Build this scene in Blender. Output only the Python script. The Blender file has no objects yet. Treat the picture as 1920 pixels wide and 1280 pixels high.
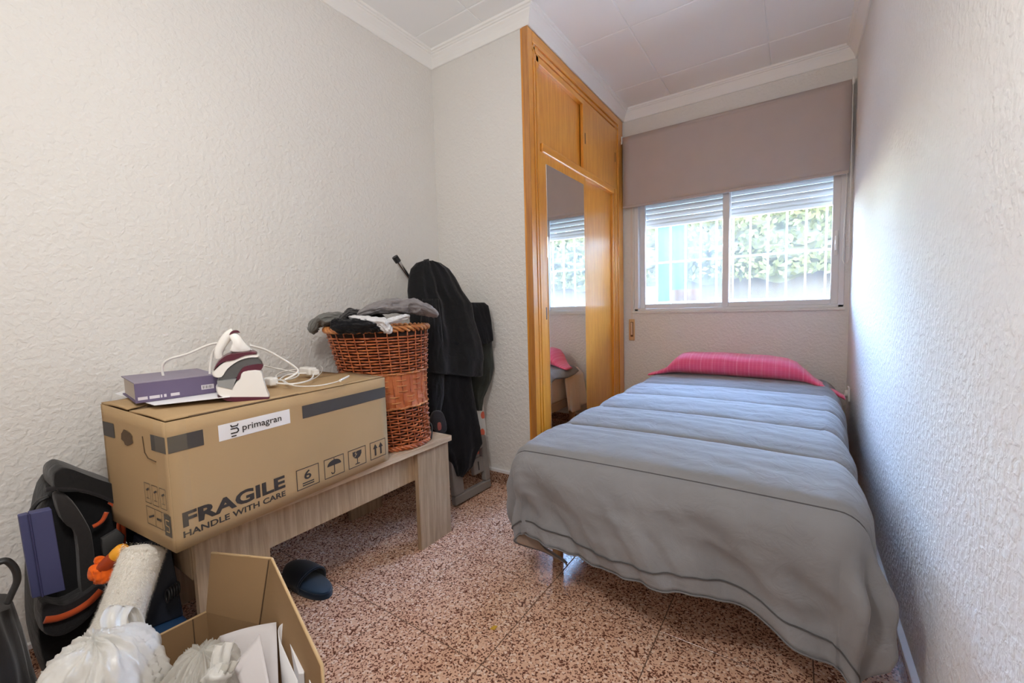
import bpy, bmesh, math, random
from mathutils import Vector, Matrix, noise

random.seed(7)
S = bpy.context.scene
COL = S.collection
PI = math.pi

# ------------------------------------------------------------------ camera, sky, lamps, exposure
F, YAW, PITCH, ROLL, EYE = 793.22, math.radians(34.0765), math.radians(-4.4151), math.radians(-1.5942), 1.0031
cy_, sy_, cp_, sp_, cr_, sr_ = math.cos(YAW), math.sin(YAW), math.cos(PITCH), math.sin(PITCH), math.cos(ROLL), math.sin(ROLL)
FWD = Vector((-sy_ * cp_, cy_ * cp_, sp_))
RT0 = Vector((cy_, sy_, 0))
UP0 = RT0.cross(FWD)
RT = RT0 * cr_ + UP0 * sr_
UPV = UP0 * cr_ - RT0 * sr_
EYEV = Vector((0, 0, EYE))
cam = bpy.data.cameras.new('camera')
camo = bpy.data.objects.new('camera', cam)
COL.objects.link(camo)
cam.sensor_width = 36
cam.lens = F / 1920 * 36
cam.clip_start = 0.02
m = Matrix((RT, UPV, -FWD)).transposed().to_4x4()
m.translation = EYEV
camo.matrix_world = m
S.camera = camo

w = bpy.data.worlds.new('sky')
S.world = w
w.use_nodes = True
nt = w.node_tree
sky = nt.nodes.new('ShaderNodeTexSky')
sky.sky_type = 'NISHITA'
sky.sun_elevation = math.radians(48)
sky.sun_rotation = math.radians(155)
sky.sun_disc = False
sky.sun_size = math.radians(2)
bg = nt.nodes['Background']
nt.links.new(sky.outputs[0], bg.inputs[0])
bg.inputs[1].default_value = 16.5

S.view_settings.view_transform = 'Standard'
S.view_settings.look = 'None'
S.view_settings.gamma = 1
S.view_settings.use_curve_mapping = False
S.view_settings.exposure = 0.54
S.cycles.max_bounces = 14
S.cycles.diffuse_bounces = 10
S.cycles.transparent_max_bounces = 12
S.cycles.sample_clamp_indirect = 6

FILL_POWER = 20.0
FILL_AT = (-0.55, 0.15, 1.62)
la = bpy.data.lights.new('fill_lamp_light', 'POINT')  # added fill light, out of view, to brighten the room
la.shadow_soft_size = 0.11
la.energy = FILL_POWER
la.color = (1.0, 0.97, 0.935)
lo = bpy.data.objects.new('fill_lamp_light', la)
lo.location = FILL_AT
COL.objects.link(lo)

sun = bpy.data.lights.new('sun', 'SUN')
sun.energy = 34.0
sun.angle = math.radians(1.0)
sun.color = (1.0, 0.95, 0.88)
suno = bpy.data.objects.new('sun', sun)
suno.rotation_euler = Vector((0.12, 0.42, -1.0)).to_track_quat('-Z', 'Y').to_euler()
suno.location = (0, -4, 9)
COL.objects.link(suno)

# ------------------------------------------------------------------ helpers
def ray(u, v):
    return RT * ((u - 960) / F) + UPV * ((640 - v) / F) + FWD

def at(u, v, x=None, y=None, z=None, d=None):
    """the point of the room that stands at this place, at a given x, y, z or distance"""
    r = ray(u, v)
    if x is not None: t = (x - EYEV.x) / r.x
    elif y is not None: t = (y - EYEV.y) / r.y
    elif z is not None: t = (z - EYEV.z) / r.z
    else: t = d / math.hypot(r.x, r.y)
    return EYEV + r * t

def on_plane(u, v, p0, n):
    r = ray(u, v)
    return EYEV + r * ((Vector(p0) - EYEV).dot(n) / r.dot(n))

def clamp(a, lo=0.0, hi=1.0):
    return max(lo, min(hi, a))

def smooth(a, b, x):
    t = clamp((x - a) / (b - a))
    return t * t * (3 - 2 * t)

def nz(x, y=0.0, z=0.0):
    return noise.noise(Vector((x, y, z)))

def fbm(x, y=0.0, z=0.0, o=3):
    s, a = 0.0, 1.0
    for i in range(o):
        s += a * nz(x, y, z); x *= 2.03; y *= 2.03; z *= 2.03; a *= .5
    return s

def ridge(x, y=0.0, z=0.0):
    return 1 - 2 * abs(nz(x, y, z))

class MB:
    def __init__(s):
        s.v, s.f, s.mi = [], [], []
    def add(s, vs, fs, mi=0):
        o = len(s.v)
        s.v += [tuple(p) for p in vs]
        s.f += [tuple(i + o for i in f) for f in fs]
        s.mi += [mi] * len(fs)
        return s
    def box(s, lo, hi, M=None, mi=0):
        (x0, y0, z0), (x1, y1, z1) = lo, hi
        vs = [Vector(p) for p in ((x0, y0, z0), (x1, y0, z0), (x1, y1, z0), (x0, y1, z0), (x0, y0, z1), (x1, y0, z1), (x1, y1, z1), (x0, y1, z1))]
        if M is not None: vs = [M @ p for p in vs]
        return s.add(vs, [(3, 2, 1, 0), (4, 5, 6, 7), (0, 1, 5, 4), (1, 2, 6, 5), (2, 3, 7, 6), (3, 0, 4, 7)], mi)
    def hexa(s, p, mi=0):
        """eight corners, bottom four then top four"""
        return s.add(p, [(3, 2, 1, 0), (4, 5, 6, 7), (0, 1, 5, 4), (1, 2, 6, 5), (2, 3, 7, 6), (3, 0, 4, 7)], mi)
    def grid(s, rows, close_u=False, close_v=False, mi=0):
        n, k = len(rows), len(rows[0])
        vs = [p for r in rows for p in r]
        fs = []
        for i in range(n - (0 if close_u else 1)):
            for j in range(k - (0 if close_v else 1)):
                a, b = i, (i + 1) % n
                c, d = j, (j + 1) % k
                fs.append((a * k + c, a * k + d, b * k + d, b * k + c))
        return s.add(vs, fs, mi)
    def rings(s, rows, cap=True, mi=0):
        s.grid(rows, close_v=True, mi=mi)
        if cap:
            o = len(s.v) - len(rows) * len(rows[0]); k = len(rows[0])
            s.f.append(tuple(o + i for i in reversed(range(k)))); s.mi.append(mi)
            s.f.append(tuple(o + (len(rows) - 1) * k + i for i in range(k))); s.mi.append(mi)
        return s
    def tube(s, path, r, n=8, close=False, mi=0, flat=1.0):
        path = [Vector(p) for p in path]
        N = len(path)
        rows = []
        up = None
        for i, p in enumerate(path):
            a = path[(i - 1) % N] if (close or i > 0) else p
            b = path[(i + 1) % N] if (close or i < N - 1) else p
            t = (b - a)
            if t.length < 1e-9: t = Vector((0, 0, 1))
            t.normalize()
            if up is None:
                up = Vector((0, 0, 1)) if abs(t.z) < .9 else Vector((1, 0, 0))
            side = t.cross(up)
            if side.length < 1e-6: side = t.orthogonal()
            side.normalize()
            up = side.cross(t).normalized()
            rr = r[i] if isinstance(r, (list, tuple)) else r
            rows.append([p + side * (math.cos(q) * rr) + up * (math.sin(q) * rr * flat) for q in (2 * PI * k / n for k in range(n))])
        if close:
            s.grid(rows, close_u=True, close_v=True, mi=mi)
        else:
            s.rings(rows, mi=mi)
        return s
    def lathe(s, prof, c, n=32, mi=0, cap=False):
        rows = [[(c[0] + r * math.cos(2 * PI * k / n), c[1] + r * math.sin(2 * PI * k / n), c[2] + z) for k in range(n)] for r, z in prof]
        return s.rings(rows, cap=cap, mi=mi)
    def prism(s, pts, vec, mi=0):
        """a polygon pushed along vec"""
        vec = Vector(vec)
        a = [Vector(p) for p in pts]
        n = len(a)
        vs = a + [p + vec for p in a]
        fs = [tuple(range(n))[::-1], tuple(range(n, 2 * n))] + [(i, (i + 1) % n, n + (i + 1) % n, n + i) for i in range(n)]
        return s.add(vs, fs, mi)
    def build(s, name, mat, parent=None, smooth_=False, bevel=0.0, seg=2, solid=0.0, sub=0, kind=None, label=None, angle=None, off=0.0, recalc=True):
        me = bpy.data.meshes.new(name)
        o0 = root_loc(parent) if parent else Vector((0, 0, 0))
        me.from_pydata([tuple(Vector(p) - o0) for p in s.v], [], s.f)
        mats = mat if isinstance(mat, (list, tuple)) else [mat]
        for mm in mats: me.materials.append(mm)
        if len(mats) > 1:
            for p, i in zip(me.polygons, s.mi): p.material_index = i
        if recalc:
            bm = bmesh.new(); bm.from_mesh(me)
            bmesh.ops.recalc_face_normals(bm, faces=bm.faces)
            bm.to_mesh(me); bm.free()
        if smooth_:
            for p in me.polygons: p.use_smooth = True
            if angle: me.set_sharp_from_angle(angle=math.radians(angle))
        me.update()
        o = bpy.data.objects.new(name, me)
        COL.objects.link(o)
        if parent: o.parent = parent
        if solid:
            md = o.modifiers.new('thick', 'SOLIDIFY'); md.thickness = solid; md.offset = off
            if len(mats) > 1 and kind != 'flatmats': md.material_offset = 1; md.material_offset_rim = 0
        if sub:
            md = o.modifiers.new('sub', 'SUBSURF'); md.levels = sub; md.render_levels = sub
        if bevel:
            md = o.modifiers.new('bevel', 'BEVEL'); md.width = bevel; md.segments = seg; md.limit_method = 'ANGLE'; md.angle_limit = math.radians(40)
            md.harden_normals = False
        if kind in ('structure', 'stuff'): o['kind'] = kind
        if label: o['label'] = label
        return o

def root_loc(o):
    while o.parent is not None: o = o.parent
    return Vector(o.location)

def tag(o, label, cat, group=None):
    o['label'] = label; o['category'] = cat
    if group: o['group'] = group
    return o

def thing(name, loc, label=None, cat=None, group=None, kind=None):
    o = bpy.data.objects.new(name, None)
    o.empty_display_size = .05
    o.location = loc
    COL.objects.link(o)
    if label: o['label'] = label
    if cat: o['category'] = cat
    if group: o['group'] = group
    if kind: o['kind'] = kind
    return o

def text_mesh(body, M, size, parent, mat, name='lettering', bold=0.0, width=None, height=None, align='LEFT'):
    cu = bpy.data.curves.new('t', 'FONT')
    cu.body = body; cu.size = 1; cu.offset = bold; cu.resolution_u = 3
    to = bpy.data.objects.new('t', cu)
    COL.objects.link(to)
    dg = bpy.context.evaluated_depsgraph_get()
    me = bpy.data.meshes.new_from_object(to.evaluated_get(dg))
    bpy.data.objects.remove(to); bpy.data.curves.remove(cu)
    xs = [v.co.x for v in me.vertices]; ys = [v.co.y for v in me.vertices]
    x0, x1, y0, y1 = min(xs), max(xs), min(ys), max(ys)
    sx = (width / (x1 - x0)) if width else size
    sy = (height / (y1 - y0)) if height else sx
    o0 = root_loc(parent)
    for v in me.vertices:
        v.co = M @ Vector(((v.co.x - x0) * sx, (v.co.y - y0) * sy, 0)) - o0
    me.materials.append(mat)
    me.name = name
    o = bpy.data.objects.new(name, me)
    COL.objects.link(o)
    o.parent = parent
    return o

# ------------------------------------------------------------------ materials
def lin(r, g, b):
    f = lambda c: (c / 12.92 if c <= .04045 else ((c + .055) / 1.055) ** 2.4)
    return (f(r / 255), f(g / 255), f(b / 255), 1)

class Mat:
    def __init__(s, name, col, rough=.6, metal=0.0, spec=.5, coat=0.0, sheen=0.0, sss=0.0):
        s.m = bpy.data.materials.new(name)
        s.m.use_nodes = True
        s.t = s.m.node_tree
        s.b = s.t.nodes['Principled BSDF']
        s.b.inputs['Base Color'].default_value = col
        s.b.inputs['Roughness'].default_value = rough
        s.b.inputs['Metallic'].default_value = metal
        s.b.inputs['Specular IOR Level'].default_value = spec
        s.b.inputs['Coat Weight'].default_value = coat
        s.b.inputs['Sheen Weight'].default_value = sheen
        s.co = None
    def n(s, typ, **k):
        nd = s.t.nodes.new(typ)
        for a, b in k.items():
            if a in nd.inputs: nd.inputs[a].default_value = b
            else: setattr(nd, a, b)
        return nd
    def l(s, a, b): s.t.links.new(a, b)
    def coord(s, scale=(1, 1, 1)):
        if s.co is None: s.co = s.n('ShaderNodeTexCoord')
        mp = s.n('ShaderNodeMapping')
        mp.inputs['Scale'].default_value = scale
        s.l(s.co.outputs['Object'], mp.inputs['Vector'])
        return mp.outputs[0]
    def noise(s, scale, detail=3, rough=.5, st=(1, 1, 1), dist=0.0):
        nd = s.n('ShaderNodeTexNoise', Scale=scale, Detail=detail, Roughness=rough, Distortion=dist)
        s.l(s.coord(st), nd.inputs['Vector'])
        return nd.outputs['Fac']
    def voro(s, scale, st=(1, 1, 1), feature='F1', out='Distance'):
        nd = s.n('ShaderNodeTexVoronoi', Scale=scale)
        nd.feature = feature
        s.l(s.coord(st), nd.inputs['Vector'])
        return nd.outputs[out]
    def ramp(s, fac, stops, interp='LINEAR'):
        nd = s.n('ShaderNodeValToRGB')
        cr = nd.color_ramp; cr.interpolation = interp
        while len(cr.elements) < len(stops): cr.elements.new(.5)
        for e, (p, c) in zip(cr.elements, stops):
            e.position = p; e.color = c if len(c) == 4 else (*c, 1)
        s.l(fac, nd.inputs[0])
        return nd.outputs[0]
    def mix(s, fac, a, b, mode='MIX'):
        nd = s.n('ShaderNodeMix'); nd.data_type = 'RGBA'; nd.blend_type = mode
        for sock, v in ((nd.inputs[0], fac), (nd.inputs[6], a), (nd.inputs[7], b)):
            if hasattr(v, 'is_output'): s.l(v, sock)
            else: sock.default_value = v
        return nd.outputs[2]
    def color(s, c): s.l(c, s.b.inputs['Base Color']); return s
    def bump(s, h, strength=.3, dist=.002, chain=None):
        nd = s.n('ShaderNodeBump', Strength=strength, Distance=dist)
        s.l(h, nd.inputs['Height'])
        if chain: s.l(chain, nd.inputs['Normal'])
        s.l(nd.outputs[0], s.b.inputs['Normal'])
        return nd.outputs[0]

M_ = {}
def plain(name, col, rough=.6, **k):
    if name not in M_: M_[name] = Mat(name, col, rough, **k).m
    return M_[name]

def wall_mat(name, col):
    a = Mat(name, col, .92, spec=.25)
    h = a.noise(62, 2.5, .45, dist=.35)
    r = a.ramp(h, [(.40, (0, 0, 0)), (.66, (1, 1, 1))])
    c1 = a.bump(r, .6, .0026)
    big = a.noise(1.2, 2)
    a.color(a.mix(a.ramp(big, [(.3, (0, 0, 0)), (.7, (1, 1, 1))]), (*[c * .965 for c in col[:3]], 1), col))
    return a.m
WALL = wall_mat('stucco_white', (.76, .745, .715, 1))
WALLR = wall_mat('stucco_white_right', (.77, .765, .755, 1))
def white_plaster():
    a = Mat('ceiling_plaster', (.90, .915, .925, 1), .85, spec=.25)
    a.bump(a.noise(230, 3), .35, .001)
    return a.m
CEIL = white_plaster()
PLASTER = Mat('moulding_plaster', (.88, .88, .87, 1), .7, spec=.3).m
def terrazzo(name, k=1.0):
    a = Mat(name, (.5, .3, .2, 1), .2, spec=.5)
    base = a.mix(a.ramp(a.noise(5, 3), [(.35, (0, 0, 0)), (.65, (1, 1, 1))]), (.66 * k, .40 * k, .275 * k, 1), (.74 * k, .47 * k, .335 * k, 1))
    nv = a.n('ShaderNodeTexNoise', Scale=60.0, Detail=2.0); a.l(a.coord(), nv.inputs['Vector'])
    mv = a.n('ShaderNodeVectorMath'); mv.operation = 'MULTIPLY_ADD'
    a.l(nv.outputs['Color'], mv.inputs[0]); mv.inputs[1].default_value = (.008, .008, .008); a.l(a.coord(), mv.inputs[2])
    def chips(scale, stops):
        v = a.n('ShaderNodeTexVoronoi', Scale=scale); a.l(mv.outputs[0], v.inputs['Vector'])
        sp = a.n('ShaderNodeSeparateColor'); a.l(v.outputs['Color'], sp.inputs[0])
        return a.ramp(sp.outputs[0], stops, 'CONSTANT'), a.ramp(sp.outputs[1], [(0, (.11 * k, .042 * k, .027 * k)), (.4, (.20 * k, .085 * k, .055 * k)), (.75, (.30 * k, .14 * k, .095 * k))], 'CONSTANT')
    f1, c1 = chips(225, [(0, (1, 1, 1)), (.34, (0, 0, 0))])
    f2, c2 = chips(150, [(0, (0, 0, 0)), (.86, (1, 1, 1))])
    c = a.mix(f1, base, c1)
    c = a.mix(f2, c, (.80 * k, .60 * k, .48 * k, 1))
    a.color(c)
    a.l(a.ramp(a.noise(6, 2), [(.3, (.12,) * 3), (.7, (.26,) * 3)]), a.b.inputs['Roughness'])
    return a.m
TERR = terrazzo('terrazzo_pink')
TERRB = terrazzo('terrazzo_baseboard', .62)
GROUT = Mat('floor_grout', (.16, .09, .06, 1), .8).m
def wood(name, c1, c2, c3, st, rough=.28, coat=.5, s=9):
    a = Mat(name, c2, rough, coat=coat)
    a.b.inputs['Coat Roughness'].default_value = .12
    g = a.noise(s, 5, .62, st, .6)
    f = a.noise(s * 7, 3, .6, tuple(q * (1 if q > 1 else .6) for q in st))
    c = a.ramp(g, [(.28, c1), (.5, c2), (.72, c3)])
    c = a.mix(a.ramp(f, [(.45, (0, 0, 0)), (.78, (.30,) * 3)]), c, tuple(q * .62 for q in c1[:3]) + (1,))
    a.color(c)
    a.bump(f, .06, .0006)
    return a.m
OAK_A, OAK_B, OAK_C = (.57, .205, .020, 1), (.68, .27, .028, 1), (.76, .335, .045, 1)
WARD = wood('honey_oak_upright', OAK_A, OAK_B, OAK_C, (7, 7, .45))
WARDH = wood('honey_oak_level', OAK_A, OAK_B, OAK_C, (7, .45, 7))
WARDD = wood('honey_oak_casing', (.36, .13, .030, 1), (.49, .20, .045, 1), (.60, .27, .07, 1), (9, 9, .4))
TAB = wood('grey_oak', (.27, .180, .105, 1), (.39, .275, .170, 1), (.50, .365, .24, 1), (8, 8, .5), .5, 0, 8)
TABT = wood('grey_oak_top', (.40, .28, .18, 1), (.52, .38, .25, 1), (.62, .48, .33, 1), (8, .6, 8), .5, 0, 8)
TABD = Mat('table_edge', (.20, .12, .075, 1), .6).m
def card(name, col):
    a = Mat(name, col, .85, spec=.2)
    a.color(a.mix(a.noise(3, 3), tuple(c * .88 for c in col[:3]) + (1,), tuple(min(1, c * 1.1) for c in col[:3]) + (1,)))
    nd = a.n('ShaderNodeTexWave', Scale=60); nd.bands_direction = 'DIAGONAL'
    a.l(a.coord(), nd.inputs['Vector'])
    a.bump(nd.outputs['Fac'], .05, .0006)
    return a.m
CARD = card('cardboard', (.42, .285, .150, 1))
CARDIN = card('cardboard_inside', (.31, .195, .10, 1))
CARDEDGE = plain('cardboard_cut_edge', (.55, .38, .20, 1), .9)
CARDDARK = plain('cardboard_gap', (.10, .06, .03, 1), .95)
PRINT = plain('black_print', (.035, .028, .026, 1), .75)
PRINTG = plain('grey_print', (.055, .047, .042, 1), .65)
PRINTF = plain('faint_print', (.26, .165, .085, 1), .85)
LABELW = plain('label_white', (.78, .77, .78, 1), .5)
def fabric(name, col, rough=.9, scale=420, sheen=.2, bs=.25, var=.12, wr=0):
    a = Mat(name, col, rough, sheen=sheen, spec=.2)
    a.color(a.mix(a.noise(9, 3), tuple(c * (1 - var) for c in col[:3]) + (1,), tuple(min(1, c * (1 + var)) for c in col[:3]) + (1,)))
    b = a.bump(a.noise(scale, 2), bs, .0008)
    if wr: a.bump(a.noise(wr, 3, .55, dist=1.2), .55, .007, b)
    return a.m
COMF = fabric('grey_cotton', (.228, .226, .236, 1), wr=16)
COMFB = fabric('grey_cotton_reverse', (.33, .25, .20, 1))
SEAM = plain('dark_seam', (.075, .072, .075, 1), .9)
SHEET = fabric('white_sheet', (.80, .76, .72, 1), wr=12)
BLACKF = fabric('black_fabric', (.010, .010, .011, 1), .95, sheen=.12, wr=22)
BLACK2 = fabric('black_jersey', (.007, .007, .009, 1), .95, sheen=.1, wr=26)
CHARC = fabric('charcoal_fabric', (.022, .020, .022, 1), .95, wr=30)
GREENF = fabric('dark_green_fabric', (.030, .033, .027, 1), .95, wr=24)
GREYT = fabric('grey_jersey', (.20, .185, .19, 1), .95, wr=26)
GREYG = fabric('grey_green_jersey', (.155, .155, .145, 1), .95, wr=26)
SATIN = fabric('silver_satin', (.62, .62, .64, 1), .35, sheen=0, wr=22)
BLIND = fabric('taupe_blind', (.47, .40, .375, 1), .9, scale=600, sheen=0, var=.04)
WICK = None
def wicker():
    a = Mat('wicker_brown', (.40, .11, .03, 1), .38, coat=.25)
    a.color(a.ramp(a.noise(38, 3, .6), [(.28, (.16, .034, .011)), (.5, (.38, .092, .026)), (.74, (.58, .18, .055))]))
    return a.m
WICK = wicker()
WICKL = wood('wicker_rim', (.34, .095, .026, 1), (.50, .185, .052, 1), (.66, .32, .11, 1), (3, 3, 3), .4, .2)
SPL = wood('wicker_splint', (.34, .075, .02, 1), (.45, .12, .032, 1), (.55, .18, .05, 1), (6, 6, .5), .4, .2)
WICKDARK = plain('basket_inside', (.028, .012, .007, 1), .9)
WHITEP = plain('white_plastic', (.80, .78, .74, 1), .35)
WHITEM = plain('white_enamel', (.80, .80, .80, 1), .35)
ALU = plain('white_aluminium', (.74, .725, .72, 1), .4)
BURG = plain('burgundy_plastic', (.085, .010, .024, 1), .3)
GREYTR = plain('grey_clear_plastic', (.085, .085, .085, 1), .12, spec=.7)
GREYL = plain('grey_plastic_dock', (.27, .28, .28, 1), .4)
GREYP = plain('grey_plastic', (.235, .215, .20, 1), .5)
CHROME = plain('chrome', (.62, .62, .62, 1), .25, metal=1.0)
BLACKP = plain('black_plastic', (.012, .012, .013, 1), .45)
MIRROR = plain('mirror_glass', (.90, .92, .91, 1), .012, metal=1.0)
NAVY = fabric('navy_velour', (.005, .012, .026, 1), .95, sheen=.25)
NAVY2 = fabric('navy_terry', (.010, .028, .055, 1), .95, sheen=.3)
PAPER = plain('white_paper', (.78, .78, .80, 1), .7)
PAPERG = plain('grey_white_paper', (.60, .57, .575, 1), .75)
ORANGE = plain('orange_plastic', (.90, .19, .012, 1), .5)
ORANGEF = fabric('orange_fabric', (.82, .13, .008, 1), .8)
ORTRIM = fabric('orange_trim', (.50, .075, .018, 1), .85)
RUST = plain('red_orange_plastic', (.42, .055, .012, 1), .45)
YELLOW = plain('amber_plastic', (.88, .38, .025, 1), .4)
BLUEC = plain('indigo_card', (.058, .062, .155, 1), .6)
BLUEC2 = plain('indigo_card_fold', (.04, .04, .12, 1), .7)
BLUEP = plain('blue_plastic', (.018, .060, .145, 1), .5)
BLUEP_SHADE = plain('shaded_blue_plastic', (.006, .010, .022, 1), .5)  # shaded side of the blue case, the shade put into its colour
PINK = None
def pinkmat():
    a = Mat('pink_cotton', (.78, .085, .20, 1), .85, sheen=.3)
    def bars(sc, lo, k, ax='X'):
        nd = a.n('ShaderNodeTexWave', Scale=sc); nd.bands_direction = ax; nd.wave_profile = 'SIN'
        a.l(a.coord(), nd.inputs['Vector'])
        return a.ramp(nd.outputs['Fac'], [(lo, (0, 0, 0)), (1, (k,) * 3)])
    c = a.mix(bars(15, .55, .18), (.76, .085, .19, 1), (.92, .30, .40, 1))
    c = a.mix(bars(4.6, .975, .30), c, (.96, .42, .50, 1))
    c = a.mix(bars(22, .5, .10, 'Z'), c, (.50, .05, .12, 1))
    a.color(c)
    b = a.bump(a.noise(380, 2), .25, .0008)
    a.bump(a.noise(14, 3, .5, dist=.8), .3, .006, b)
    return a.m
PINK = pinkmat()
def film(name, col, alpha, rough=.3):
    a = Mat(name, col, rough)
    tr = a.n('ShaderNodeBsdfTransparent'); mx = a.n('ShaderNodeMixShader')
    tl = a.n('ShaderNodeBsdfTranslucent'); tl.inputs[0].default_value = col
    m2 = a.n('ShaderNodeMixShader'); m2.inputs[0].default_value = .35
    out = a.t.nodes['Material Output']
    a.l(a.b.outputs[0], m2.inputs[1]); a.l(tl.outputs[0], m2.inputs[2])
    mx.inputs[0].default_value = alpha
    a.l(tr.outputs[0], mx.inputs[1]); a.l(m2.outputs[0], mx.inputs[2])
    a.l(mx.outputs[0], out.inputs[0])
    a.bump(a.noise(30, 3, .5, dist=1.0), .4, .006)
    return a.m
BAGW = film('white_carrier_film', (.86, .85, .815, 1), .95, .3)
BAGC = film('milky_film', (.76, .745, .69, 1), .62, .3)
def glass(name, haze, tint=(1, 1, 1, 1)):
    a = Mat(name, (1, 1, 1, 1), .02)
    out = a.t.nodes['Material Output']
    tr = a.n('ShaderNodeBsdfTransparent'); tr.inputs[0].default_value = tint
    gl = a.n('ShaderNodeBsdfGlossy'); gl.inputs['Roughness'].default_value = .4
    fr = a.n('ShaderNodeFresnel'); fr.inputs[0].default_value = 1.35
    mx = a.n('ShaderNodeMixShader')
    a.l(fr.outputs[0], mx.inputs[0]); a.l(tr.outputs[0], mx.inputs[1]); a.l(gl.outputs[0], mx.inputs[2])
    tl = a.n('ShaderNodeBsdfTranslucent'); tl.inputs[0].default_value = (.9, .92, .92, 1)
    m2 = a.n('ShaderNodeMixShader')
    wv = a.noise(6, 2, .5, (6, 1, .25))
    f = a.ramp(wv, [(.3, (haze * .7,) * 3), (.7, (min(1, haze * 1.3),) * 3)])
    a.l(f, m2.inputs[0])
    a.l(mx.outputs[0], m2.inputs[1]); a.l(tl.outputs[0], m2.inputs[2])
    a.l(m2.outputs[0], out.inputs[0])
    return a.m
GLASSL = glass('glare_glass_left', .024)  # milky haze in both panes stands in for the window's overexposed glare
GLASSR = glass('glare_glass_right', .014)
GLOW = Mat('fill_lamp_glass', (1, 1, 1, 1), .4)
GLOW.b.inputs['Emission Color'].default_value = (1, .9, .78, 1)
GLOW.b.inputs['Emission Strength'].default_value = 2.0
GLOW = GLOW.m

# ------------------------------------------------------------------ room shell
XL, Y1, XW, Y2, XR, ZC, ZT, YB = -1.8254, 1.928, -1.155, 3.335, 0.2624, 2.42, 2.50, -0.95
T = .14
def struct(name, mb, mat, **k):
    return mb.build(name, mat, kind='structure', **k)

struct('wall_left', MB().box((XL - T, YB, 0), (XL, Y1, ZT + .05)), WALL)
struct('wall_middle', MB().box((XL - T, Y1, 0), (-1.189, Y1 + .05, ZT + .05)), WALL)
struct('wall_right', MB().box((XR, YB, 0), (XR + T, Y2 + .25, ZT + .05)), WALLR)
struct('wall_rear', MB().box((XL - T, YB - T, 0), (XR + T, YB, ZT + .05)), WALL)
struct('wall_niche', MB().box((XL - T, Y1 + .05, 0), (XL, Y2 + .25, ZT + .05)), WALL)
WX0, WX1, WZ0, WZ1 = -1.075, .236, .945, 1.98
mb = MB()
mb.box((XL, Y2, 0), (WX0, Y2 + .22, ZT + .05)).box((WX1, Y2, 0), (XR, Y2 + .22, ZT + .05))
mb.box((WX0, Y2, 0), (WX1, Y2 + .22, WZ0)).box((WX0, Y2, WZ1), (WX1, Y2 + .22, ZT + .05))
struct('wall_window', mb, WALL)

# floor: grout bed with every tile a piece of its own
fl = struct('floor', MB().box((XL - T, YB - T, -.12), (XR + T, Y2 + .22, -.0015)), GROUT)
TP = .39
tile_me = None
x0, y0 = -.335 - 4 * TP, .87 - 5 * TP
for i in range(6):
    for j in range(12):
        ax, ay = x0 + i * TP, y0 + j * TP
        bx, by = ax + TP, ay + TP
        cx0, cx1, cy0, cy1 = max(ax, XL), min(bx, XR), max(ay, YB), min(by, Y2)
        if cx1 - cx0 < .03 or cy1 - cy0 < .03: continue
        full = cx0 == ax and cx1 == bx and cy0 == ay and cy1 == by
        g = .0016
        if full and tile_me:
            o = bpy.data.objects.new('tile', tile_me); COL.objects.link(o); o.parent = fl
            o.location = (ax, ay, 0)
        else:
            h = .0003 * random.random()
            mb = MB().box((cx0 - ax + g, cy0 - ay + g, -.008), (cx1 - ax - g, cy1 - ay - g, 0))
            o = mb.build('tile', TERR, fl, bevel=.0007, seg=1)
            o.location = (ax, ay, 0)
            if full: tile_me = o.data
        if full and not o.modifiers:
            md = o.modifiers.new('bevel', 'BEVEL'); md.width = .0007; md.segments = 1

# ceiling: hung plaster tiles
ce = struct('ceiling', MB().box((XL - T, YB - T, ZT + .006), (XR + T, Y2 + .22, ZT + .12)), CEIL)
CPX, CPY = .615, .623
ct_me = None
for i in range(-1, 4):
    for j in range(-5, 3):
        ax, ay = -1.40 + (i - 1) * CPX, 1.752 + j * CPY
        bx, by = ax + CPX, ay + CPY
        cx0, cx1, cy0, cy1 = max(ax, XL), min(bx, XR), max(ay, YB), min(by, Y2)
        if cx1 - cx0 < .03 or cy1 - cy0 < .03: continue
        full = cx0 == ax and cx1 == bx and cy0 == ay and cy1 == by
        g = .0012
        if full and ct_me:
            o = bpy.data.objects.new('ceiling_tile', ct_me); COL.objects.link(o); o.parent = ce
            md = o.modifiers.new('bevel', 'BEVEL'); md.width = .006; md.segments = 2
        else:
            o = MB().box((cx0 - ax + g, cy0 - ay + g, 0), (cx1 - ax - g, cy1 - ay - g, .012)).build('ceiling_tile', CEIL, ce, bevel=.006)
            if full: ct_me = o.data
        o.location = (ax, ay, ZT + .0006 * random.random())

# cornice, one length per wall, mitred
prof = [(0, 0), (.008, 0), (.011, .004), (.014, .014), (.020, .028), (.029, .042), (.037, .052), (.0385, .058), (.045, .060), (.047, .066), (.054, .069), (.056, .076), (.056, .082), (0, .082)]
per = [(XL, YB), (XL, Y1), (XW, Y1), (XW, Y2), (XR, Y2), (XR, YB)]
def miter(i):
    p = Vector(per[i]); n = len(per)
    a = (p - Vector(per[i - 1])).normalized(); b = (Vector(per[(i + 1) % n]) - p).normalized()
    na, nb = Vector((a.y, -a.x)), Vector((b.y, -b.x))
    return (na + nb) / (1 + na.dot(nb))
for i in range(6):
    rows = []
    for k in (i, (i + 1) % 6):
        mt = miter(k)
        rows.append([(per[k][0] + mt.x * d, per[k][1] + mt.y * d, ZC + h) for d, h in prof])
    struct('trim_%d' % (i + 1), MB().rings(rows), PLASTER)

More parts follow.
